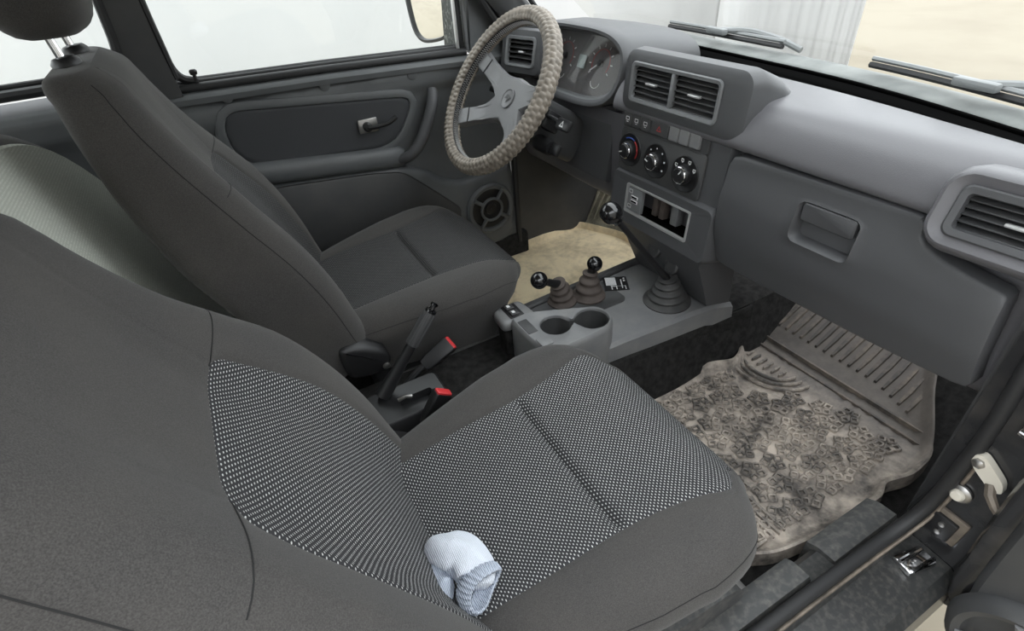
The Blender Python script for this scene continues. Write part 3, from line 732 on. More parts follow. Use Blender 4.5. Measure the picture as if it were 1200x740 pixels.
for (a, b, w_, h_) in ((-.070, .034, .022, .007), (-.070, .024, .022, .007)):
    g = G(); g.box(FR.p(a, b, .0045), (w_, h_, .002), FR.rot(), bev=.0005); g.build('usb_port', 'white_mark', up)
    g = G(); g.box(FR.p(a, b, .0055), (w_-.004, h_-.003, .0012), FR.rot()); g.build('usb_slot', 'hole', up)
for (a, b) in ((-.084, .046), (-.084, .011)):
    g = G(); g.loops([FR.loop(rr(a, b, .006, .0045, .001, 2), .0045), FR.loop(rr(a, b, .0045, .003, .001, 2), .0045)], False, False); g.build('panel_symbol', 'white_mark', up)
for a, m_ in ((-.028, 'boot_brown'), (-.005, 'boot_brown'), (.034, 'console')):
    g = G(); g.box(FR.p(a, .026, -.03), (.016 if m_ != 'console' else .022, .05, .02), FR.rot(), bev=.004); g.build('slot_bracket', m_, rf)
# lower tower down to the console, with two round sockets
g = G()
g.loops([[Vector(p) for p in l] for l in (
    [(.10, .150, .38), (-.004, .145, .372), (-.004, -.150, .372), (.10, -.155, .38)],
    [(.10, .140, .345), (.006, .125, .345), (.006, -.135, .345), (.10, -.150, .345)],
    [(.12, .130, .214), (.064, .120, .216), (.064, -.125, .216), (.12, -.140, .214)])], True, True)
g.build('lower_tower', 'dash', db)
for a, z in ((.012, .318), (-.040, .295)):
    g = G(); x = .006+.054*(.345-z)/.13
    g.lathe([(.020, -.004), (.020, .004), (.017, .007), (.014, .007), (.0135, .004), (.001, .004)], (x, a, z), (-1, 0, .40), 24, False); g.build('round_socket_cap', 'plastic', db)

# glove box door with recessed latch
gb = [(-.160, .5975), (-.33, .600), (-.492, .6025), (-.500, .590), (-.503, .576), (-.512, .566), (-.538, .557), (-.580, .550), (-.624, .544), (-.6295, .47), (-.634, .385), (-.491, .376), (-.33, .373), (-.163, .371), (-.160, .47)]
go = soften(densify(gb, 6), 1)
def gx(z): return .014 - .016*sstep(.60, .50, z) + .018*sstep(.46, .37, z)
hc = (-.371, .531); hw_, hh_, hr_ = .053, .034, .014
def ray_rr(th, hw, hh, r):
    c, s_ = math.cos(th), math.sin(th); lo, hi = 0, .2
    for _ in range(30):
        m_ = (lo+hi)/2; px, py = abs(m_*c), abs(m_*s_)
        inside = px <= hw and py <= hh and not (px > hw-r and py > hh-r and math.hypot(px-hw+r, py-hh+r) > r)
        if inside: lo = m_
        else: hi = m_
    return lo
angs = [math.atan2(b-hc[1], a-hc[0]) for a, b in go]
def outl(d, dx): return [Vector((gx(b)+dx, a, b)) for a, b in shrink(go, d)]
def inl(hw, hh, r, dx): return [Vector((gx(hc[1]+ray_rr(t, hw, hh, r)*math.sin(t))+dx, hc[0]+ray_rr(t, hw, hh, r)*math.cos(t), hc[1]+ray_rr(t, hw, hh, r)*math.sin(t))) for t in angs]
outer = outl(.006, 0); rim = inl(hw_+.004, hh_+.004, hr_+.003, 0)
mids = [[(p.lerp(q, t)) for p, q in zip(outer, rim)] for t in (.15, .3, .45, .6, .75, .88)]
for ml in mids:
    for p in ml: p.x = gx(p.z)
g = G(); g.loops([outl(0, .03), outl(0, .004), outl(.002, .001), outer] + mids + [rim, inl(hw_+.001, hh_+.001, hr_, -.0015), inl(hw_-.002, hh_-.002, hr_, .003), inl(hw_-.005, hh_-.005, hr_-.003, .022)], False, True)
gd = g.build('glovebox_door', 'dash', db)
g = G(); FL = Frame((gx(.545)+.006, -.371, .548), (0, -1, 0), (.05, 0, 1))
g.loops([FL.loop(rr(0, 0, .046, .0155, .006), d) for d in (-.014, .002)] + [FL.loop(rr(0, 0, .044, .0135, .005), .004)], False, True); g.build('latch_flap', 'dash', gd)
# right-hand vent in its pod
FRV = Frame((-.003, -.601, .634), (.05, -1, 0), (.30, 0, 1))
g = G(); g.loops([FRV.loop(rr(0, 0, .100, .060, .04), -.06), FRV.loop(rr(0, 0, .097, .056, .036), -.012), FRV.loop(rr(0, 0, .091, .049, .03), .004), FRV.loop(rr(0, 0, .087, .045, .026), .006), FRV.loop(rr(0, 0, .070, .032, .014), .000)], False, False); g.build('side_vent_pod', 'dash_soft', db)
vent(FRV, 0, 0, .072, .033, .012, (.55, -.05, .040), 5, False, mats=('dash', 'black', 'hole'), bez=.010)

# instrument hood
IC = (.392, .668)
def hloop(hw, hh, x0, lean_=.12, dz=0, p=3.2, n=56):
    out = []
    for k in range(n):
        a = 2*math.pi*k/n; cy = math.copysign(abs(math.cos(a))**(2/p), math.cos(a))*hw; cz = math.copysign(abs(math.sin(a))**(2/p), math.sin(a))*hh
        if cz < 0: cy *= 1-.10*(-cz/hh)
        out.append(Vector((x0+lean_*cz, IC[0]+cy, IC[1]+dz+cz)))
    return out
g = G(); g.loops([hloop(.205, .070, .27, .0, -.010), hloop(.213, .082, .15, .05), hloop(.212, .0865, .07), hloop(.209, .0865, .042, .22), hloop(.203, .083, .034, .24), hloop(.194, .077, .034, .25), hloop(.190, .073, .038, .27), hloop(.184, .068, .054, .38), hloop(.181, .066, .066, .42)], False, False)
g.build('instrument_hood', 'dash', db)
g = G(); g.loops([hloop(.186, .069, .060, .41), hloop(.180, .064, .064, .42)], False, True); gf = g.build('gauge_plate', 'gauge', db)
g = G(); g.loops([hloop(.187, .0705, .046, .33), hloop(.182, .066, .050, .36), hloop(.180, .064, .060, .41)], False, False); g.build('gauge_bezel', 'frame_grey', gf)
FG = Frame((.062, .392, .668), (0, -1, 0), (.42, 0, 1))
def dial(a0, b0, r, deg0, deg1, nt, needle):
    g = G(); g.tube([FG.p(a0+r*.80*math.cos(R(d)), b0+r*.80*math.sin(R(d)), .002) for d in range(deg0, deg1, 8)], .0008, 5); g.build('dial_arc', 'redmark', gf)
    for k in range(nt):
        d = R(deg0+(deg1-deg0)*k/(nt-1)); g = G(); ang = d
        g.box(FG.p(a0+r*math.cos(d), b0+r*math.sin(d), .002), (.007, .0026, .001), Matrix.Rotation(ang, 3, FG.D) @ FG.rot()); g.build('dial_mark', 'white_mark', gf)
    d = R(needle); g = G(); g.box(FG.p(a0+r*.4*math.cos(d), b0+r*.4*math.sin(d), .006), (r*.95, .0030, .0015), Matrix.Rotation(d, 3, FG.D) @ FG.rot()); g.build('needle', 'white_mark', gf)
    g = G(); g.lathe([(.008, 0), (.008, .007), (.005, .009)], FG.p(a0, b0, .001), FG.D, 16); g.build('needle_hub', 'black', gf)
    g = G(); g.tube([FG.p(a0+r*.45*math.cos(R(t)), b0-r*.98+r*.42*math.sin(R(t)), .002) for t in range(190, 356, 12)], .0010, 5); g.build('dial_arc', 'white_mark', gf)
dial(-.058, .008, .040, -30, 215, 9, 215)
dial(.092, .008, .040, -30, 215, 9, 215)
g = G(); g.box(FG.p(.018, .003, .002), (.030, .030, .003), FG.rot(), bev=.001); g.build('display', 'lcd', gf)
g = G(); g.loops([hloop(.183, .066, .050, .39), hloop(.183, .066, .0505, .39)], True, True); g.build('gauge_lens', 'clear', gf)
# left vent
FLV = Frame((-.012, .550, .682), (0.25, -1, 0), (.20, 0, 1))
g = G(); g.loops([FLV.loop(rr(0, -.01, .080, .060, .02), -.12), FLV.loop(rr(0, 0, .078, .058, .018), -.012), FLV.loop(rr(0, 0, .072, .052, .015), .002), FLV.loop(rr(0, 0, .052, .034, .008), .002)], False, False); g.build('left_vent_pod', 'dash', db)
vent(FLV, 0, 0, .056, .038, .012, (.55, .0, .02), 5, False)
# dark lower trim on the driver's side
g = G(); g.box((.055, .44, .50), (.03, .44, .19), Matrix.Rotation(R(8), 3, 'Y'), bev=.012); g.build('knee_panel', 'dash', db)

# ------------------------------------------------------------------ steering column and wheel
WC = Vector((-.17, .394, .636)); TL = R(35.9)
FWL = Frame(WC, (0, -1, 0), (math.sin(TL), 0, math.cos(TL)))     # D points back to the driver
sc = root('steering_column', WC + FWL.D*-.22, 'black steering column with stalk and ignition lock behind the wheel', 'steering column')
g = G(); g.loops([FWL.loop(rr(0, -.008, w_, h_, r_), d) for w_, h_, r_, d in ((.042, .038, .02, -.055), (.055, .048, .02, -.065), (.060, .055, .022, -.12), (.058, .060, .022, -.20), (.05, .055, .02, -.26))], True, True); g.build('shroud', 'plastic', sc)
g = G(); g.box(FWL.p(.075, .0, -.115), (.05, .045, .05), FWL.rot(), bev=.006); g.build('switch_block', 'black', sc)
g = G(); g.tube([FWL.p(.06, .005, -.10), FWL.p(.12, .005, -.095), FWL.p(.155, .002, -.09)], [.007, .006, .006], 10); g.box(FWL.p(.175, .0, -.09), (.05, .026, .014), FWL.rot(), bev=.005); st = g.build('stalk', 'black', sc)
g = G(); tri = [(.168, -.007), (.184, -.007), (.176, .008)]; g.loops([FWL.loop(tri, -.0825), FWL.loop([(.172, -.004), (.180, -.004), (.176, .003)], -.0825)], False, False); g.build('stalk_symbol', 'white_mark', st)
g = G(); g.tube([FWL.p(-.06, .005, -.10), FWL.p(-.15, .015, -.085)], .0065, 10); g.box(FWL.p(-.165, .016, -.083), (.04, .02, .012), FWL.rot(), bev=.004); g.build('stalk', 'black', sc)
g = G(); g.lathe([(.019, 0), (.019, .05), (.016, .055), (.016, .06)], FWL.p(.06, -.055, -.13), FWL.A, 20); g.box(FWL.p(.135, -.055, -.13), (.035, .028, .014), FWL.rot(), bev=.005); g.build('ignition_lock', 'black', sc)

sw = root('steering_wheel', WC, 'steering wheel with four grey spokes and a worn beige braided cover', 'steering wheel')
Rm, rm = .1845, .0205
def tor(a, b, R_, r_): 
    return FWL.p((R_+r_*math.cos(b))*math.cos(a), (R_+r_*math.cos(b))*math.sin(a), r_*math.sin(b))
# cover: scaled braid, open along the inner side
NA, NB = 620, 44; b0, b1 = R(-152), R(152)
vs_ = []; 
for i in range(NA):
    a = 2*math.pi*i/NA
    for j in range(NB+1):
        b = b0+(b1-b0)*j/NB; t = (b-b0)/(b1-b0)
        rowf = t*7; row = math.floor(rowf); ph = a*84/(2*math.pi) + .5*(row % 2) + .35*math.sin(t*math.pi*2)
        fa = ph-math.floor(ph); fb = rowf-row
        sca = (math.sin(fa*math.pi)**.6)*(math.sin(max(.02, min(.98, fb))*math.pi)**.5)
        r_ = rm - .0022 + .0050*sca*(.45+.55*fa)
        if j in (0, NB): r_ = rm-.004
        vs_.append(tor(a, b, Rm, r_))
n1 = NB+1
g = G(); g.add(vs_, [(i*n1+j, i*n1+j+1, ((i+1) % NA)*n1+j+1, ((i+1) % NA)*n1+j) for i in range(NA) for j in range(NB)]); g.build('wheel_cover', 'cover', sw, angle=50)
g = G(); g.add([tor(2*math.pi*i/120, 2*math.pi*j/16, Rm, rm-.0035) for i in range(120) for j in range(16)], [(i*16+j, i*16+(j+1) % 16, ((i+1) % 120)*16+(j+1) % 16, ((i+1) % 120)*16+j) for i in range(120) for j in range(16)]); g.build('rim', 'rubber', sw)
g = G(); pts = []
for i in range(360):
    a = 2*math.pi*i/360; pts.append(tor(a, math.pi + (.36 if i % 2 else -.36), Rm, rm-.002))
g.tube(pts, .0010, 4, closed=True); g.build('cover_lacing', 'white_mark', sw)
# hub and spokes: one moulded cross, dished below the rim
spk = [(158, .034, .022), (213, .034, .022), (318, .036, .024), (16, .036, .024)]
def spoke_half(th):
    best = .050
    return best
hub = []
nh = 240
for i in range(nh):
    th = 2*math.pi*i/nh; r_ = .056
    for d_, w0, w1 in spk:
        dl = (th-R(d_)+math.pi) % (2*math.pi)-math.pi
        if abs(dl) < 1.2:
            # spoke edge: half width w(r) growing towards hub
            for rr_ in [.185-.002*q for q in range(66)]:
                half_ = .019 + .030*math.exp(-((rr_-.052)/.026)**1.0) if rr_ > .052 else .05
                half_ += .004*sstep(.14, .185, rr_)
                if abs(dl) < math.pi/2 and rr_*math.sin(abs(dl)) < half_ and rr_*math.cos(dl) > 0:
                    r_ = max(r_, rr_); break
    hub.append((th, r_))
def hubd(r_): return -.004 - .030*sstep(.178, .085, r_)
def hl(sc_, dd):
    return [FWL.p(max(.0, r_-sc_)*math.cos(th), max(.0, r_-sc_)*math.sin(th), hubd(max(0, r_-sc_))+dd) for th, r_ in hub]
loops_ = [hl(0, -.022), hl(0, -.010), hl(.002, -.004), hl(.005, -.001)]
def hs(f): return [FWL.p((r_-.006)*f*math.cos(th), (r_-.006)*f*math.sin(th), hubd((r_-.006)*f)+.0) for th, r_ in hub]
loops_ += [hs(f) for f in (1, .92, .84, .76, .68, .6, .5, .4, .3, .2, .1, .02)]
g = G(); g.loops(loops_, False, True); hb = g.build('hub_and_spokes', 'wheel_grey', sw, angle=50)
g = G(); g.lathe([(.024, .0), (.024, .003), (.0225, .0035), (.021, .002), (.020, .0015), (.001, .0022)], FWL.p(0, 0, -.0335), FWL.D, 36, False); g.build('horn_badge', 'wheel_grey', hb)
g = G(); g.add([FWL.p(0+x*.014, y*.010, -.0298) for x, y in ((-.9, -.2), (-.3, .9), (.1, .9), (-.2, 0), (.9, .3), (.2, -.9), (-.1, -.9), (.1, -.1))], [(0, 1, 2, 3), (3, 2, 4, 7), (7, 4, 5, 6)]); g.build('emblem', 'plastic', hb)
for d_, w0, w1 in spk:
    g = G(); a = R(d_); fr2 = Frame(FWL.p(.138*math.cos(a), .138*math.sin(a), hubd(.138)+.0005), FWL.A*math.cos(a)+FWL.B*math.sin(a), FWL.B*math.cos(a)-FWL.A*math.sin(a))
    g.box(fr2.p(0, 0, 0), (.003, .042, .003), fr2.rot(), bev=.0008); g.build('spoke_joint', 'black', hb)

# ------------------------------------------------------------------ footwell sides
g = G(); g.loops([[Vector((x, y, z)) for x, z in ((-.01, 0), (.62, 0), (.62, .36), (.30, .62), (.12, .66), (-.01, .66))] for y in (.70, .655)], True, True)
k1 = g.build('trim_4', 'plastic', kind='structure')
g = G(); g.loops([[Vector((x, y, z)) for x, z in ((.012, 0), (.62, 0), (.62, .36), (.16, .60), (.05, .62), (.012, .60))] for y in (-.70, -.645)], True, True)
k2 = g.build('trim_5', 'plastic', kind='structure')

# ------------------------------------------------------------------ centre console
cs = root('center_console', (-.15, 0, .02), 'grey plastic centre console between the front seats', 'console')
L = []
for x, hw_, zt in ((-.355, .092, .200), (-.33, .100, .205), (-.25, .108, .207), (-.15, .112, .208), (-.06, .118, .208), (.03, .124, .210), (.09, .128, .208), (.15, .130, .19)):
    L.append([Vector((x, y*1.0, z)) for y, z in ((-hw_+.004, .05), (-hw_-.001, .12), (-hw_-.003, zt-.034), (-hw_, zt-.008), (-hw_+.008, zt), (-.03, zt+.002), (.03, zt+.002), (hw_-.008, zt), (hw_, zt-.008), (hw_+.003, zt-.034), (hw_+.001, .12), (hw_-.004, .05))])
g = G(); g.loops(L, True, True, close=True); g.build('console_body', 'console', cs, angle=30)
# dark carpeted side wrap
for sy in (-1, 1):
    g = G(); g.grid(lambda u, v: Vector((-.34+.56*u, sy*((.110+.026*u+.004-.004*v) if sy < 0 else .100+.03*u), .02+.140*v)), 8, 6); o = g.build('side_carpet', 'carpet', cs)
    s_ = o.modifiers.new('t', 'SOLIDIFY'); s_.thickness = .006
# cup holder block

cb = [(-.372, .028), (-.372, -.060), (-.362, -.106), (-.330, -.122), (-.26, -.122), (-.215, -.118), (-.186, -.098), (-.176, -.070), (-.186, -.042), (-.21, -.026), (-.27, .004), (-.325, .030)]
co = soften(densify(cb, 6), 2)
ih = []      # figure-eight inner outline
for a_, b_, c_ in ((-.297, -.048, .036), (-.222, -.072, .038)): pass
def fig8(n, extra=0):
    pts = []; c1, c2, r1, r2 = Vector((-.300, -.046)), Vector((-.222, -.070)), .034+extra, .037+extra
    return c1, c2, r1, r2
c1, c2, r1, r2 = fig8(0)
hcx = (-.262, -.058)
def eight_r(th, ex=0):
    best = .012
    for q in range(80):
        r_ = q*.0011; p = Vector((hcx[0]+r_*math.cos(th), hcx[1]+r_*math.sin(th)))
        d1 = (p-c1).length-(r1+ex); d2 = (p-c2).length-(r2+ex)
        k_ = .012; h_ = max(k_-abs(d1-d2), 0)/k_; dd = min(d1, d2)-h_*h_*k_/4
        if dd < 0: best = r_
    return best
cang = [math.atan2(b-hcx[1], a-hcx[0]) for a, b in co]
def cl(d, z): return [Vector((a, b, z)) for a, b in shrink(co, d)]
def ci(ex, z): return [Vector((hcx[0]+eight_r(t, ex)*math.cos(t), hcx[1]+eight_r(t, ex)*math.sin(t), z)) for t in cang]
g = G(); g.loops([cl(0, .17), cl(0, .258), cl(.002, .266), cl(.006, .270), ci(.003, .270), ci(0, .268), ci(-.001, .262)], False, False)
cu = g.build('cup_holder', 'console', cs)
g = G(); g.loops([ci(-.001, .2625), ci(-.003, .205)], False, True); g.build('cup_well', 'plastic', cu)
for c_, r_ in ((c1, .026), (c2, .029)):
    g = G(); g.lathe([(r_, 0), (r_, .003), (r_-.003, .003), (r_-.003, .0015), (.001, .0015)], (c_.x, c_.y, .2055), (0, 0, 1), 28, False); g.build('cup_liner', 'boot_black', cu)
g = G(); g.box((-.349, -.082, .2705), (.026, .030, .003), bev=.001); g.build('blank_button', 'console', cu)
g = G(); g.box((-.353, -.020, .2705), (.022, .050, .002), bev=.001); g.build('blank_button', 'plastic', cu)
# switch panel on the rear corner
sp_ = soften(densify([(-.390, .022), (-.387, .078), (-.362, .090), (-.312, .090), (-.304, .022)], 6), 2)
def sl(d, z): return [Vector((a, b, z)) for a, b in shrink(sp_, d)]
g = G(); g.loops([sl(.002, .240), sl(0, .246), sl(0, .256), sl(.003, .261), sl(.008, .263)], True, True); sp2 = g.build('switch_plate', 'console', cs)
g = G(); g.loops([sl(.008, .06), sl(.008, .242)], True, True); g.build('pedestal', 'carpet', cs)
g = G(); g.box((-.348, .056, .2635), (.034, .050, .002), bev=.0008); g.build('switch_recess', 'black', sp2)
for yy in (.068, .044):
    g = G(); g.box((-.350, yy, .267), (.020, .018, .005), Matrix.Rotation(R(6), 3, 'Y'), bev=.0015); b_ = g.build('rocker_switch', 'plastic', sp2)
    g = G(); g.box((-.352, yy, .2705), (.007, .008, .0006), Matrix.Rotation(R(6), 3, 'Y')); g.build('rocker_symbol', 'white_mark', b_)
# raised left border and lever well
g = G(); g.loops([[Vector((x, y+dy, z)) for dy, z in ((-.004, .10), (-.008, .216), (-.004, .221), (.008, .221), (.011, .214), (.011, .10))] for x, y in ((-.31, .108), (-.2, .114), (-.05, .120), (.09, .127))], True, True); g.build('console_rail', 'plastic', cs)
g = G(); g.loops([[Vector((a, b, z)) for a, b in rr(-.185, .055, .125, .052, .02)] for z in (.2085, .2115)] + [[Vector((a, b, .2115)) for a, b in rr(-.185, .055, .118, .046, .016)], [Vector((a, b, .2105)) for a, b in rr(-.185, .055, .116, .044, .016)]], False, True); g.build('lever_well', 'plastic', cs)
# shift-pattern decal
FD = Frame((-.043, .074, .2122), (.87, -.50, 0), (.50, .87, 0))
g = G(); g.box(FD.p(0, 0, 0), (.060, .060, .0012), FD.rot()); dc = g.build('shift_label', 'black', cs, label='black label with white shift diagram')
FD.O = FD.O + Vector((0, 0, .0012))
for k in range(8):
    g = G(); g.box(FD.p(-.012, .024-.0045*k, .0002), (.026, .0028, .0006), FD.rot()); g.build('label_line', 'white_mark', dc)
for a_, b_, w_, h_ in ((.014, -.004, .0022, .04), (.0, -.020, .0022, .016), (.022, -.020, .0022, .016), (.011, -.014, .024, .0022), (-.012, -.020, .0022, .016), (.004, -.014, .036, .0022), (.022, .010, .004, .005), (.022, .020, .004, .005)):
    g = G(); g.box(FD.p(a_, b_, .0002), (w_, h_, .0006), FD.rot()); g.build('label_line', 'white_mark', dc)

# ------------------------------------------------------------------ levers
def bellows(base, axis, r0, r1, hgt, n, amp):
    prof = [(r0*1.12, 0), (r0*1.12, .004)]
    for i in range(n*8+1):
        t = i/(n*8); r_ = r0+(r1-r0)*t**.85; prof.append((r_ + amp*(.5+.5*math.cos(2*math.pi*n*t))-amp*.3, .004+hgt*t))
    prof += [(r1*.8, hgt+.006)]
    return prof
def lever(base, knob, kr, br0, br1, bh, nb, boot, label, sr):
    base, knob = Vector(base), Vector(knob)
    r_ = root('gear_lever', base, label, 'gear lever', 'console levers')
    ax = (knob-base).normalized(); ax2 = (ax*.8+Vector((0, 0, .35))).normalized() if boot != 'boot_black' else (ax*.35+Vector((0, 0, 1))).normalized()
    # bellows whose axis bends towards the lever
    prof = bellows(base, ax2, br0, br1, bh, nb, br0*.14); loops_ = []
    for rad, z in prof:
        t = min(1, z/bh); d = (Vector((0, 0, 1))*(1-t)+ax2*t).normalized()
        c_ = base + Vector((0, 0, 1))*z*(1-t*.5) + ax2*z*t*.5
        e1 = d.cross(Vector((0, 1, 0))).normalized(); e2 = d.cross(e1)
        loops_.append([c_+(e1*math.cos(2*math.pi*k/32)+e2*math.sin(2*math.pi*k/32))*rad for k in range(32)])
    g = G(); g.loops(loops_, False, True); g.build('rubber_boot', boot, r_, angle=50)
    top = base + Vector((0, 0, 1))*bh*.5 + ax2*bh*.5
    k_ = (knob-top).normalized()
    g = G(); g.tube([top-k_*.01, top.lerp(knob, .25), knob-k_*kr*.6], [sr*1.5, sr*1.15, sr], 14); g.build('shaft', 'black', r_)
    g = G(); g.lathe([(sr*1.1, -kr*1.25), (kr*.55, -kr*1.1), (kr*.62, -kr*.8)] + [(kr*math.sin(math.pi*i/24)+1e-5, -kr*math.cos(math.pi*i/24)) for i in range(6, 25)], knob, k_, 28, False); g.build('knob', 'gloss', r_)
    return r_
lever((.012, -.050, .209), (-.151, -.030, .477), .0235, .050, .018, .062, 4, 'boot_black', 'long black gear lever with a round knob in front of the radio slot', .0062)
lever((-.195, .088, .211), (-.267, .070, .307), .0200, .032, .016, .058, 3, 'boot_brown', 'short lever with round black knob tilted towards the seats, beside the switch plate', .008)
lever((-.128, .072, .211), (-.113, .070, .296), .0185, .037, .015, .060, 3, 'boot_brown', 'short upright lever with round black knob, nearest the shift diagram label', .008)

# ------------------------------------------------------------------ handbrake and tunnel tray
hk = root('handbrake', (-.66, 0, .21), 'black handbrake lever raised between the front seats', 'handbrake')
tip, bs = Vector((-.546, .0, .382)), Vector((-.676, .0, .226)); ax = (tip-bs).normalized()
g = G(); g.tube([bs, bs.lerp(tip, .3), bs.lerp(tip, .62)], [.016, .012, .010], 12); g.build('lever_arm', 'black', hk)
g = G(); n_ = 16; loops_ = []
for t in (.60, .61, .63, .95, .975):
    c_ = bs.lerp(tip, t); e1 = ax.cross(Vector((0, 1, 0))).normalized(); e2 = ax.cross(e1)
    loops_.append([c_+(e1*math.cos(2*math.pi*k/48)+e2*math.sin(2*math.pi*k/48))*((.0125 if t not in (.60, .975) else .0105)+(.0012 if (k//3) % 2 else 0)) for k in range(48)])
g.loops(loops_, True, True); g.build('grip', 'plastic', hk, angle=25)
g = G(); g.lathe([(.0115, 0), (.0115, .005), (.006, .007), (.005, .014), (.0075, .015), (.0075, .019), (.003, .020)], bs.lerp(tip, .975), ax, 20); g.build('release_button', 'gloss', hk)
tt = root('tunnel_tray', (-.63, -.03, .21), 'black plastic tray around the handbrake base on the tunnel', 'tray')
g = G(); to = rr(-.645, -.030, .085, .048, .012); ti = rr(-.62, -.045, .030, .012, .004)
g.loops([[Vector((a, b, z)) for a, b in l] for l, z in ((rr(-.645, -.030, .09, .058, .012), .17), (to, .218), (rr(-.645, -.030, .081, .044, .010), .222), (rr(-.62, -.042, .034, .018, .005), .221), (rr(-.62, -.042, .032, .016, .004), .205))], False, True); g.build('tray_body', 'black', tt)
g = G(); g.tube([(-.655, -.03, .226), (-.640, -.032, .230), (-.628, -.034, .226)], .004, 8); g.build('tray_clip', 'steel', tt)

# ------------------------------------------------------------------ belt buckles
def buckle(top, bot, face, label):
    top, bot = Vector(top), Vector(bot); b_ = root('belt_buckle', bot, label, 'belt buckle', 'seat belt buckles')
    ax = (top-bot).normalized(); A = ax.cross(Vector(face)).normalized(); fr = Frame(top, A, ax); fr.D = A.cross(ax)
    g = G(); g.loops([[fr.p(x, y, d) for x, d in rr(0, 0, w_, t_, .005)] for y, w_, t_ in ((-.075, .014, .009), (-.06, .017, .011), (-.004, .0185, .012), (-.001, .0175, .011))], True, True); g.build('buckle_body', 'black', b_)
    g = G(); g.loops([[fr.p(x, y, d) for x, d in rr(0, .001, w_, t_, .003)] for y, w_, t_ in ((-.004, .0155, .0085), (.002, .0155, .0085), (.0035, .014, .0065))], True, True); g.build('release_button', 'red', b_, label='red release button')
    g = G(); g.tube(spline([top-ax*.072, top-ax*.10, top-ax*.12+Vector((-.015, 0, -.02)), top-ax*.13+Vector((-.03, 0, -.06))], 5), .0075, 8); g.build('strap', 'rubber', b_)
buckle((-.503, .052, .246), (-.60, .06, .19), (0, -.6, .8), 'seat belt buckle with red button leaning against the driver seat')
buckle((-.583, -.100, .268), (-.63, -.10, .20), (.2, -.9, .3), 'seat belt buckle with red button standing beside the passenger cushion')

# ------------------------------------------------------------------ floor mats
pm = root('floor_mat', (.0, -.36, .02), 'muddy black rubber mat in the passenger footwell', 'floor mat', 'rubber floor mats')
def pmz(x): return .030 + max(0, x-.262)*.55
mo_ = [(-.42, -.15), (-.20, -.140), (-.02, -.132), (.085, -.150), (.135, -.175), (.17, -.165), (.21, -.135), (.27, -.118), (.36, -.105), (.52, -.10), (.52, -.42), (.44, -.455), (.355, -.50), (.285, -.555), (.235, -.585), (.16, -.592), (.10, -.572), (.07, -.590), (.0, -.585), (-.10, -.580), (-.19, -.565), (-.24, -.535), (-.42, -.53)]
mp = soften(densify(mo_, 4), 2)
def ml(d, dz): return [Vector((a, b, pmz(a)+dz)) for a, b in shrink(mp, d)]
cpt = (.05, -.36)
def mfill(base, n=10):
    out = []
    for t in range(1, n+1):
        f = 1-t/n; l_ = []
        for p in base:
            x, y = cpt[0]+(p.x-cpt[0])*f, cpt[1]+(p.y-cpt[1])*f; l_.append(Vector((x, y, pmz(x)-.004)))
        out.append(l_)
    return out
base_ = ml(.022, -.004)
g = G(); g.loops([ml(-.006, -.012), ml(-.004, .022), ml(0, .024), ml(.004, .021), ml(.010, .004), base_] + mfill(base_), False, True); g.build('mat_body', 'mat_p', pm, angle=45)
def bar(p, q, w_, h_, mat, name, par, zf=pmz):
    p, q = Vector((*p, 0)), Vector((*q, 0)); n_ = max(2, int((q-p).length/.03)); d = (q-p).normalized(); s_ = Vector((-d.y, d.x, 0))*w_/2
    g = G(); L = []
    for i in range(n_+1):
        c_ = p.lerp(q, i/n_); z = zf(c_.x); sc_ = .6 if i in (0, n_) else 1
        L.append([c_-s_*sc_+Vector((0, 0, z-.006)), c_-s_*.75*sc_+Vector((0, 0, z-.002+h_)), c_+s_*.75*sc_+Vector((0, 0, z-.002+h_)), c_+s_*sc_+Vector((0, 0, z-.006))])
    g.loops(L, True, True); return g.build(name, mat, par, angle=30)
# toe ribs
for i in range(17):
    y = -.150-.0215*i; x0, x1 = .325, .425-max(0, (i-11))*.012
    bar((x0-.005*(i > 12)*(i-12), y), (x1, y), .011, .005, 'mat_toe', 'toe_rib', pm)
for x in (.262, .285):
    bar((x, -.135), (x, -.545+(.285-x)*-.4), .007, .006, 'mat_toe', 'fold_ridge', pm)
# half-round ribs near the tunnel
for k, r_ in enumerate((.075, .060, .092)):
    g = G(); pts = [Vector((.228-abs(r_*math.sin(R(a)))*1.0, -.215-.0-r_*math.cos(R(a))*1.15, pmz(.2)+.000)) for a in range(0, 181, 12)]
    g.tube(pts, .0042, 6); g.build('arc_ridge', 'mat_relief', pm)
for i in range(6): bar((.226, -.165-.019*i), (.190+.004*abs(i-2.5), -.165-.019*i), .008, .006, 'mat_relief', 'short_rib', pm)
# petal relief: each flower one piece
fl = []
for i in range(9):
    for j in range(8):
        x = .195-.048*i + (.024 if j % 2 else 0); y = -.185-.0475*j
        if math.hypot(x-.228, (y+.215)/1.15) < .112 or y < -.55 or x < -.165 or x > .235: continue
        fl.append((x+random.uniform(-.005, .005), y+random.uniform(-.005, .005)))
for x, y in fl:
    g = G(); a0 = random.random()*2
    for k in range(5):
        a = a0+2*math.pi*k/5; cx, cy = x+.0158*math.cos(a), y+.0158*math.sin(a)
        g.tube([Vector((cx+.0082*math.cos(a+t)*(1+.12*math.cos(4*t)), cy+.0074*math.sin(a+t)*(1+.12*math.cos(4*t)), pmz(x)-.0010)) for t in [2*math.pi*q/8 for q in range(8)]], .0030, 5, closed=True)
    g.build('petal_relief', 'mat_relief', pm)
# lengthwise ribs near the seat
for i in range(9): bar((-.17, -.20-.042*i), (-.235, -.20-.042*i), .008, .006, 'mat_relief', 'rear_rib', pm)
for k in range(3): bar((-.125-.014*k, -.30), (-.125-.014*k, -.54), .006, .004, 'mat_relief', 'cross_ridge', pm)

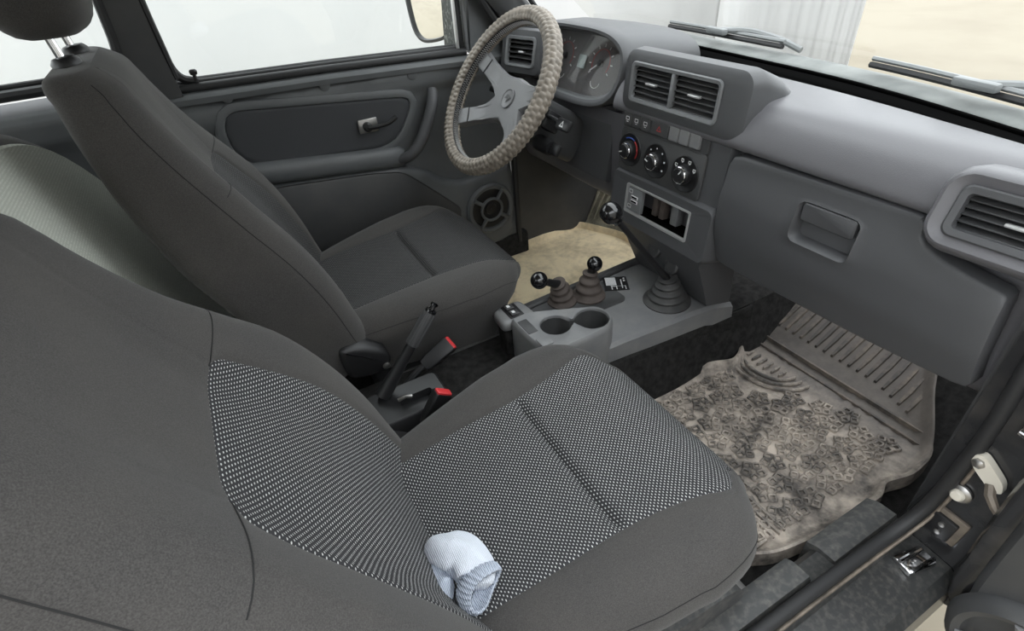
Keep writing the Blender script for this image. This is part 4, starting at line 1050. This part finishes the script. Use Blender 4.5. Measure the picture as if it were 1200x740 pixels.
dm = root('floor_mat', (.0, .36, .02), 'sandy yellowish rubber mat in the driver footwell', 'floor mat', 'rubber floor mats')
def dmz(x): return .034
do = [(-.40, .150), (.0, .150), (.16, .165), (.27, .20), (.33, .33), (.335, .50), (.26, .66), (.22, .665), (.10, .655), (-.02, .645), (-.40, .64)]
dp = soften(densify(do, 5), 2)
def dl(d, z): return [Vector((a, b, z)) for a, b in shrink(dp, d)]
g = G(); g.loops([dl(-.004, .015), dl(-.003, .058), dl(0, .060), dl(.004, .057), dl(.010, .038), dl(.018, .034), dl(.022, .034)], False, True); g.build('mat_body', 'mat_d', dm, angle=45)
# toe section rising over the wheel-arch side
FT = Frame((.325, .585, .06), (.42, -.91, 0), (.36, .17, .90))
to_ = soften(densify([(-.105, -.03), (-.050, .22), (.075, .24), (.095, .05), (.075, -.04)], 6), 2)
g = G(); g.loops([FT.loop(shrink(to_, d), h) for d, h in ((0, -.01), (0, .004), (.004, .007), (.012, .004))], True, True); tp = g.build('toe_flap', 'mat_dtoe', dm)
for i in range(6):
    a = -.055+.022*i; g = G(); g.tube([FT.p(a-.020, .005, .007), FT.p(a-.006+.006, .10, .008), FT.p(a+.012, .205, .007)], [.003, .0055, .004], 6); g.build('toe_rib', 'mat_dtoe', tp)
for i in range(4): 
    g = G(); g.box((-.22+.0, .25+.03*i, .036), (.05, .008, .006), bev=.002); g.build('heel_rib', 'mat_d', dm)
# pedal
pd = root('accelerator_pedal', (.30, .30, .08), 'dusty accelerator pedal above the sandy driver mat', 'pedal')
FP = Frame((.27, .30, .13), (0, -1, 0), (.55, 0, .83))
g = G(); g.loops([FP.loop(rr(0, 0, .028, .06, .01), d) for d in (-.008, .004)] + [FP.loop(rr(0, 0, .025, .057, .008), .006)], True, True); pb = g.build('pedal_pad', 'rubber', pd)
for i in range(5):
    g = G(); g.box(FP.p(0, -.04+.02*i, .007), (.044, .006, .005), FP.rot(), bev=.001); g.build('pedal_rib', 'mat_dtoe', pb)
g = G(); g.tube([FP.p(0, .03, -.005), FP.p(.01, .12, -.03), FP.p(.01, .20, -.02)], .006, 8); g.build('pedal_arm', 'black', pd)

# ------------------------------------------------------------------ passenger door opening
sl_ = root('trim_6', (-.45, -.68, .0), kind='structure')
secs = [(-.600, .02), (-.602, .085), (-.612, .098), (-.640, .100), (-.655, .104), (-.668, .104), (-.672, .090), (-.700, .088), (-.735, .084), (-.752, .070), (-.756, .02), (-.74, -.08)]
g = G(); g.loops([[Vector((x, a, b)) for a, b in secs] for x in (-1.05, -.8, -.5, -.2, .001)], True, True); g.build('sill_body', 'sillpaint', sl_, angle=30)
g = G(); g.loops([[Vector((x, a, b)) for a, b in ((-.592, .03), (-.594, .100), (-.606, .108), (-.636, .110), (-.640, .102), (-.63, .03))] for x in (-1.05, -.3, -.215)], True, True); g.build('threshold_cover', 'scuffed', sl_)
# bare bracket and hollow beside the seat foot
g = G(); g.loops([[Vector((x, a, b)) for a, b in ((-.590, .03), (-.592, .096), (-.610, .106), (-.640, .108), (-.644, .098), (-.63, .03))] for x in (-.160, -.06, .00)], True, True); g.build('threshold_cover', 'scuffed', sl_)
# rubber seal running along the sill and up the pillar
sealp = spline([(-1.05, -.652, .118), (-.6, -.652, .118), (-.3, -.654, .118), (-.12, -.657, .120), (-.045, -.662, .135), (-.012, -.670, .18), (-.004, -.676, .26), (.0, -.680, .36), (.004, -.676, .48), (.01, -.67, .60)], 8)
g = G(); g.tube(sealp, .0105, 10); g.build('door_seal', 'rubber', sl_)
g = G(); g.tube([p+Vector((.006, -.012, -.008)) for p in sealp], .0030, 8); g.build('seal_lip', 'dust_metal', sl_)
# front jamb
jb = root('trim_7', (.02, -.71, .0), kind='structure')
g = G(); g.loops([[Vector((x, y, z)) for y, z in ((-.645, -.02), (-.752, -.02), (-.765, .15), (-.768, .62), (-.655, .62))] for x in (.09, .006, .002)], True, True); g.build('jamb_panel', 'paint', jb)
g = G(); g.tube([(-.002, -.756, .02), (-.004, -.762, .20), (-.002, -.765, .60)], .012, 8); g.build('jamb_seal', 'rubber', jb)
for zc, yc in ((.395, -.722),):
    g = G(); g.box((-.004, yc, zc), (.014, .030, .036), Matrix.Rotation(R(8), 3, 'X'), bev=.004); g.build('hinge_leaf', 'chrome', jb)
    for q in (-.008, .006):
        g = G(); g.tube([(-.014, yc-.014, zc+q), (-.014, yc+.014, zc+q+.003)], .003, 8); g.build('hinge_pin', 'chrome', jb)
g = G(); g.box((-.045, -.700, .094), (.055, .034, .012), Matrix.Rotation(R(-12), 3, 'Z'), bev=.004); g.build('hinge_leaf', 'chrome', jb)
for q in (-.010, .010):
    g = G(); g.tube([(-.070, -.700+q, .102), (-.022, -.705+q, .102)], .0035, 8); g.build('hinge_pin', 'chrome', jb)
g = G(); g.box((.0, -.700, .157), (.008, .048, .058), Matrix.Rotation(R(4), 3, 'X'), bev=.003); cn = g.build('connector_plate', 'dust_metal', jb)
g = G(); g.box((-.005, -.697, .155), (.010, .034, .044), Matrix.Rotation(R(4), 3, 'X'), bev=.003); g.build('connector_block', 'black', cn)
for dz in (-.009, .009):
    g = G(); g.lathe([(.0045, 0), (.0045, .003), (.002, .0035)], (-.010, -.697, .155+dz), (-1, 0, 0), 12); g.build('connector_pin', 'steel', cn)
sb = root('door_switch', (0, -.692, .231), 'round off-white door light button on the black door jamb', 'switch')
g = G(); g.lathe([(.016, 0), (.016, .004), (.012, .007)], (.0, -.692, .231), (-1, 0, 0), 24); g.build('switch_flange', 'steel', sb)
g = G(); g.lathe([(.0095, 0), (.0095, .006), (.007, .009), (.001, .0095)], (-.005, -.692, .231), (-1, 0, .1), 20); g.build('switch_plunger', 'white_plastic', sb)
ck = root('door_check', (0, -.708, .290), 'pale metal door check strap bolted to the jamb', 'door check')
g = G(); g.loops([[Vector((-.006-d, a, b)) for a, b in soften(densify([(-.684, .318), (-.694, .323), (-.726, .297), (-.731, .281), (-.720, .274), (-.692, .293), (-.683, .304)], 4), 1)] for d in (-.006, .004, .006)], True, True); g.build('check_bracket', 'white_plastic', ck)
g = G(); g.tube([(-.008, -.715, .283), (-.016, -.722, .272), (-.022, -.735, .262), (-.024, -.752, .252)], [.007, .007, .006, .006], 8); g.build('check_arm', 'dust_metal', ck)
g = G(); g.lathe([(.008, 0), (.008, .006), (.004, .008)], (-.010, -.692, .308), (-1, 0, 0), 6); g.build('bolt', 'steel', ck)

g = G(); g.box((-.50, .662, .045), (1.05, .075, .13), bev=.012); g.build('trim_8', 'carpet', kind='structure')
# open passenger door, hinged on the jamb
d2 = root('door_2', (.03, -.78, .0), kind='structure')
FD2 = Frame((-.040, -.745, .0), (.10, -1, 0), (0, 0, 1))
dpo = soften(resample([(-.003, .50), (-.006, .30), (.0, .08), (.012, .03), (.045, .0), (.30, -.01), (.85, -.01), (.85, .70), (0, .70)], .035), 2)
g = G(); g.loops([FD2.loop(shrink(dpo, d), h) for d, h in ((0, -.11), (0, -.01), (.004, -.002), (.010, .0))], True, True, flat=.05); g.build('door_shell', 'paint', d2)
dpi = soften(resample([(.022, .50), (.018, .30), (.022, .10), (.05, .03), (.30, .02), (.80, .02), (.80, .66), (.03, .66)], .035), 2)
g = G(); g.loops([FD2.loop(shrink(dpi, d), h) for d, h in ((0, -.004), (.003, .010), (.010, .016))], False, True, flat=.05); g.build('door_card', 'plastic', d2)
g = G(); g.lathe([(.092, .0), (.088, .016), (.078, .024), (.068, .020), (.064, .004), (.055, -.004), (.020, -.010), (.018, .0), (.001, .002)], FD2.p(.108, .085, .016), FD2.D, 40, False); rg = g.build('speaker_ring', 'plastic', d2)
for k in range(4):
    a = R(20+90*k); g = G(); g.tube([FD2.p(.108+.018*math.cos(a), .085+.018*math.sin(a), .030), FD2.p(.108+.072*math.cos(a), .085+.072*math.sin(a), .038)], .005, 8); g.build('grille_spoke', 'console', rg)

# ------------------------------------------------------------------ knitted glove on the seat
gl = root('knitted_glove', (-.70, -.46, .325), 'crumpled pale knitted glove with ribbed cuff on the passenger seat', 'glove')
def blob(path, rad, squash, mat, name, seed, amp=.10, n=28, m_=30):
    P = spline(path, m_//(len(path)-1)); L = []; rnd = random.Random(seed); ph = [rnd.random()*6 for _ in range(6)]
    for i, p in enumerate(P):
        t = i/(len(P)-1); d = (P[min(i+1, len(P)-1)]-P[max(i-1, 0)]).normalized(); e1 = d.cross(Vector((0, 0, 1))).normalized(); e2 = e1.cross(d)
        r_ = interp(t, rad)
        l_ = []
        for k in range(n):
            a = 2*math.pi*k/n; w_ = 1+amp*(math.sin(3*a+5*t+ph[0])+.7*math.sin(5*a-9*t+ph[1])+.5*math.sin(2*a+14*t+ph[2]))
            l_.append(p+e1*math.cos(a)*r_*w_+e2*math.sin(a)*r_*w_*squash)
        L.append(l_)
    g = G(); g.loops(L, True, True); return g.build(name, mat, gl, angle=70)
GC = Vector((-.715, -.445, .345))
def gp(l): return [GC + (Vector(p)-Vector((-.715, -.445, .350)))*.88 + Vector((-.002, -.016, -.003)) for p in l]
blob(gp([(-.735, -.405, .352), (-.715, -.42, .360), (-.695, -.44, .356), (-.690, -.468, .348), (-.697, -.485, .345)]), [(0, .008), (.10, .015), (.35, .025), (.7, .026), (1, .018)], .75, 'knit', 'glove_body', 3, amp=.085, n=48, m_=48)
blob(gp([(-.735, -.410, .345), (-.742, -.445, .340), (-.738, -.482, .345)]), [(0, .008), (.3, .018), (.8, .020), (1, .006)], .8, 'knit_grey', 'glove_thumb', 5, amp=.12)
# cuff: ribbed, rolled open towards the viewer
def cuff(u, v):
    a = 2*math.pi*u; rib = .0012*math.cos(a*26)
    ax_ = Vector((.36, -.78, .26)).normalized(); c_ = gp([(-.698, -.474, .346)])[0] + ax_*(.025*v)
    e1 = ax_.cross(Vector((0, 0, 1))).normalized(); e2 = ax_.cross(e1)
    r_ = .0215 + .004*math.sin(v*3.1) + rib + .002*v
    wv = 1+.10*math.sin(2*a+1.2)+.05*math.sin(3*a)
    return c_ + e1*math.cos(a)*r_*1.08*wv + e2*math.sin(a)*r_*.80*wv + ax_*.004*math.sin(2*a)
g = G(); g.grid(cuff, 156, 12); o = g.build('ribbed_cuff', 'knit_grey', gl, angle=60); s_ = o.modifiers.new('t', 'SOLIDIFY'); s_.thickness = .003
